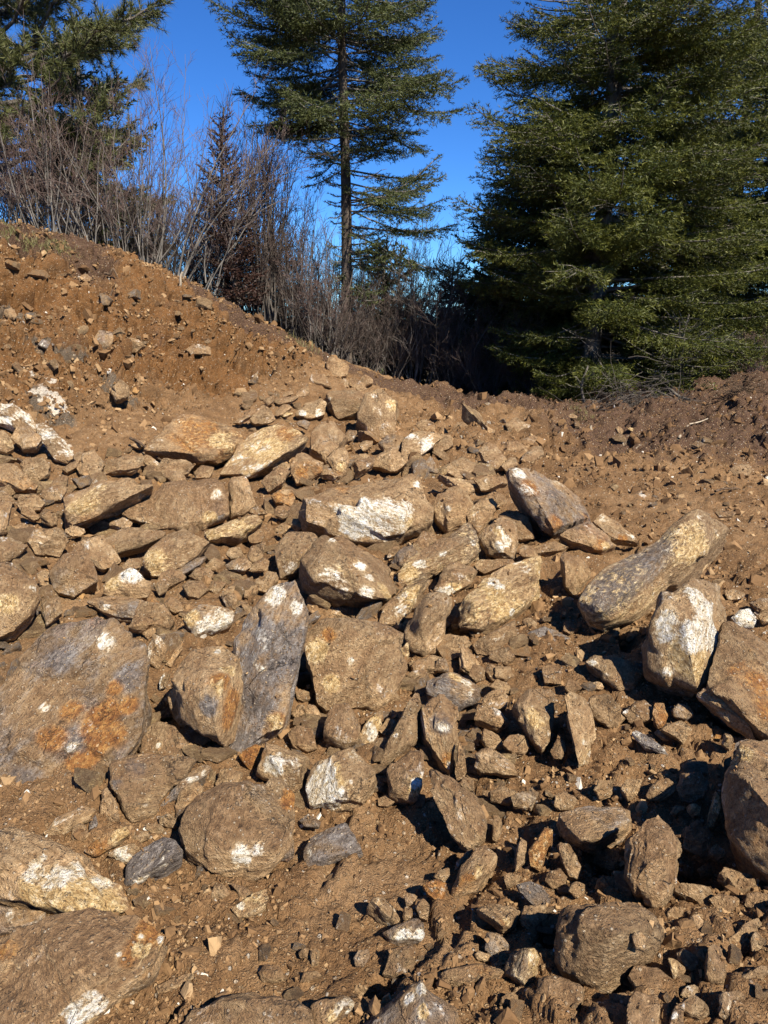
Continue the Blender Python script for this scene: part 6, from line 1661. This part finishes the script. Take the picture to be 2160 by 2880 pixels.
# ------------------------------------------------------------------ dead brush, sticks, roots, grass
def brush(label, crop, u, v, rad, n, seed, mat, h=0.3, group=None):
    r = np.random.default_rng(seed)
    g = on_ground(*pix(crop, f'{u},{v}')[0])
    w = Wood()
    L = r.uniform(0.3, 1.0, n) * rad * 1.6
    st = np.stack([r.normal(size=n) * rad * 0.5, r.normal(size=n) * rad * 0.35, np.abs(r.normal(size=n)) * h * 0.6], 1)
    d = unit(np.stack([r.normal(size=n), r.normal(size=n) * 0.7, r.normal(size=n) * 0.35], 1))
    pts = [st]
    for i in range(5):
        d = unit(d + r.normal(size=(n, 3)) * 0.22 + np.array([0, 0, -0.05]))
        pts.append(pts[-1] + d * (L / 5)[:, None])
    pts = np.stack(pts, 1)
    pts[:, :, 2] = np.maximum(pts[:, :, 2], 0.0)
    w.add(pts, r.uniform(0.003, 0.008, n)[:, None] * np.linspace(1, 0.3, 6)[None], 3, 0.1)
    o = link("brush_pile", w.mesh("brush_pile"), mat, None, (g[0], g[1], g[2]))
    return tag(o, label, 'brush pile', group)
brush("heap of dead brush lying against the berm under the full fir", 'K', 620, 300, 0.55, 260, 201, M_TWIGD, 0.35)
brush("dark dead brush lying under the edge of the thicket", 'K', 380, 230, 0.5, 160, 202, M_TWIGD, 0.3)
brush("wad of dry roots and grass torn up on the earth mound", 'K', 1450, 200, 0.26, 160, 203, M_ROOT, 0.22)
brush("tangle of fallen grey branches at the foot of the spruce", 'J', 960, 240, 0.8, 260, 204, M_TWIGD, 0.5)

def stick(label, crop, s, rpx, mat=M_STICK, name="stick", lift=0.02, fork=False):
    P = pix(crop, s)
    pts = np.array([on_ground(*q) for q in P])
    pts[:, 2] = ground_h(pts[:, 0], pts[:, 1]) + lift
    t = np.linspace(0, 1, 22)
    line = np.stack([np.interp(t, np.linspace(0, 1, len(pts)), pts[:, j]) for j in range(3)], 1)
    line += 0.012 * np.stack([fbm(np.stack([t * 7, t * 0 + j, t * 0], -1), 3, len(s)) for j in range(3)], 1)
    rad = rpx * np.linalg.norm(pts.mean(0) - EYE) / FPX
    w = Wood()
    w.add(line[None], (rad * (1 - 0.55 * t))[None], 6)
    if fork:
        for q in (7, 12, 17):
            r = np.random.default_rng(q + len(s))
            d = unit(line[min(q + 2, 21)] - line[q] + r.normal(size=3) * 0.05)
            e = np.stack([line[q] + d * k * rad * 9 + r.normal(size=3) * rad for k in range(4)])
            w.add(e[None], (rad * 0.4 * np.linspace(1, 0.3, 4))[None], 4)
    c = line.mean(0)
    w.V[0:] = [v - c for v in w.V]
    return tag(link(name, w.mesh(name), mat, None, tuple(c)), label, 'root' if name == 'root' else 'stick')
stick("long forked root lying over the dirt-covered slab below the orange boulder", 'A', "850,350 920,400 1000,450 1100,520 1150,580 1230,630", 4.0, M_ROOT, "root", 0.10, True)
stick("thin root strands hanging by the orange weathered rock", 'A', "120,455 170,500 200,550 228,585", 2.6, M_ROOT, "root", 0.05, True)
stick("weathered plank end sticking out at the top of the bank", 'L', "-30,88 0,98 82,120", 6.5, M_STICK, "stick", 0.05)
stick("curved root exposed in the upper bank", 'L', "822,395 860,430 890,455 945,470", 4.0, M_ROOT, "root", 0.05)
stick("short root below the curved one in the upper bank", 'L', "800,510 850,530 905,520", 3.5, M_ROOT, "root", 0.05)
stick("bleached stick lying straight on the dark earth", 'K', "500,618 580,614 660,606", 3.0, M_STICK)
stick("bent branch lying on the dark earth below the mound", 'K', "960,600 1000,540 1050,500 1180,450", 3.5, M_STICK, "stick", 0.05)
stick("crooked branch among the stones near the picture edge", 'K', "1240,945 1320,930 1440,918", 3.5, M_ROOT, "stick", 0.04)
stick("thin stick across the berm below the firs", 'K', "640,462 700,445 770,430", 2.4, M_ROOT)
stick("bare branch rising from the berm at the edge of the thicket", 'K', "720,110 860,200 980,240 1040,275", 3.0, M_TWIG, "stick", 0.10)
stick("thin twig on the crest beside the perched ochre boulder", 'J', "880,265 930,275 980,290", 3.0, M_STICK, "stick", 0.04)

def stake(label, crop, u0, v0, u1, v1, rpx, mat):
    g = on_ground(*pix(crop, f'{u0},{v0}')[0])
    q = pix(crop, f'{u1},{v1}')[0]
    top = at_depth(q[0], q[1], g[1] - 0.02)
    t = np.linspace(-0.1, 1, 12)[:, None]
    line = g + (top - g) * t + 0.012 * np.stack([np.sin(t[:, 0] * 6), np.cos(t[:, 0] * 5), 0 * t[:, 0]], 1)
    rad = rpx * np.linalg.norm(g - EYE) / FPX
    w = Wood(); w.add(line[None] - g, (rad * np.linspace(1.1, 0.75, 12))[None], 7)
    tag(link("stake", w.mesh("stake"), mat, None, tuple(g)), label, 'stake')
stake("weathered wooden stub standing upright on the berm", 'C', 512, 295, 515, 222, 4.5, M_STICK)
stake("short pale stub leaning at the foot of the upright one", 'C', 475, 305, 510, 275, 4.5, M_STICK)
stake("broken brown stub poking up at the back of the berm", 'C', 272, 66, 298, 25, 5.0, M_STICK)
stake("pale peeled stem standing at the crest before the shrubs", 'L', 1388, 480, 1420, 345, 3.5, M_STICK)

def grass(crop, line, n, width, seed, h0, h1, name="grass"):
    r = np.random.default_rng(seed)
    g = np.array([on_ground(*q) for q in pix(crop, line)])
    t = r.uniform(0, 1, n)
    x = np.interp(t, np.linspace(0, 1, len(g)), g[:, 0]) + r.normal(size=n) * width
    y = np.interp(t, np.linspace(0, 1, len(g)), g[:, 1]) + r.normal(size=n) * width
    z = ground_h(x, y)
    p = np.stack([x, y, z - 0.01], 1)
    h = r.uniform(h0, h1, n)
    a = r.uniform(0, 6.283, n)
    wd = np.stack([np.cos(a), np.sin(a), 0 * a], 1) * 0.004
    b = np.stack([r.normal(size=n), r.normal(size=n), 0 * a], 1) * 0.4
    mid = p + np.stack([0 * h, 0 * h, h * 0.6], 1) + b * (h * 0.35)[:, None]
    tip = p + np.stack([0 * h, 0 * h, h * 0.85], 1) + b * h[:, None]
    V = np.stack([p - wd, p + wd, mid + wd * .7, p - wd, mid + wd * .7, mid - wd * .7, mid - wd * .7, mid + wd * .7, tip], 1).reshape(-1, 3)
    tag(link(name, tri_mesh(name, [V], [np.repeat(r.uniform(0, 1, n), 9)], M_GRASS)), kind='stuff')
grass('L', "0,10 80,60 200,90 320,120 430,170 500,200", 2600, 0.10, 301, 0.03, 0.10)
grass('J', "620,190 760,230 900,260 1080,300 1200,340", 900, 0.12, 302, 0.05, 0.16, "dry_grass")
grass('K', "1330,120 1450,90 1580,110", 900, 0.12, 303, 0.05, 0.2, "dry_grass")
grass('K', "60,210 160,330 230,360", 300, 0.08, 304, 0.04, 0.1, "dry_grass")
print("needle triangles", NT[0], "all", sum(sum(len(p.vertices) - 2 for p in o.data.polygons) for o in scene.objects if o.type == 'MESH'))
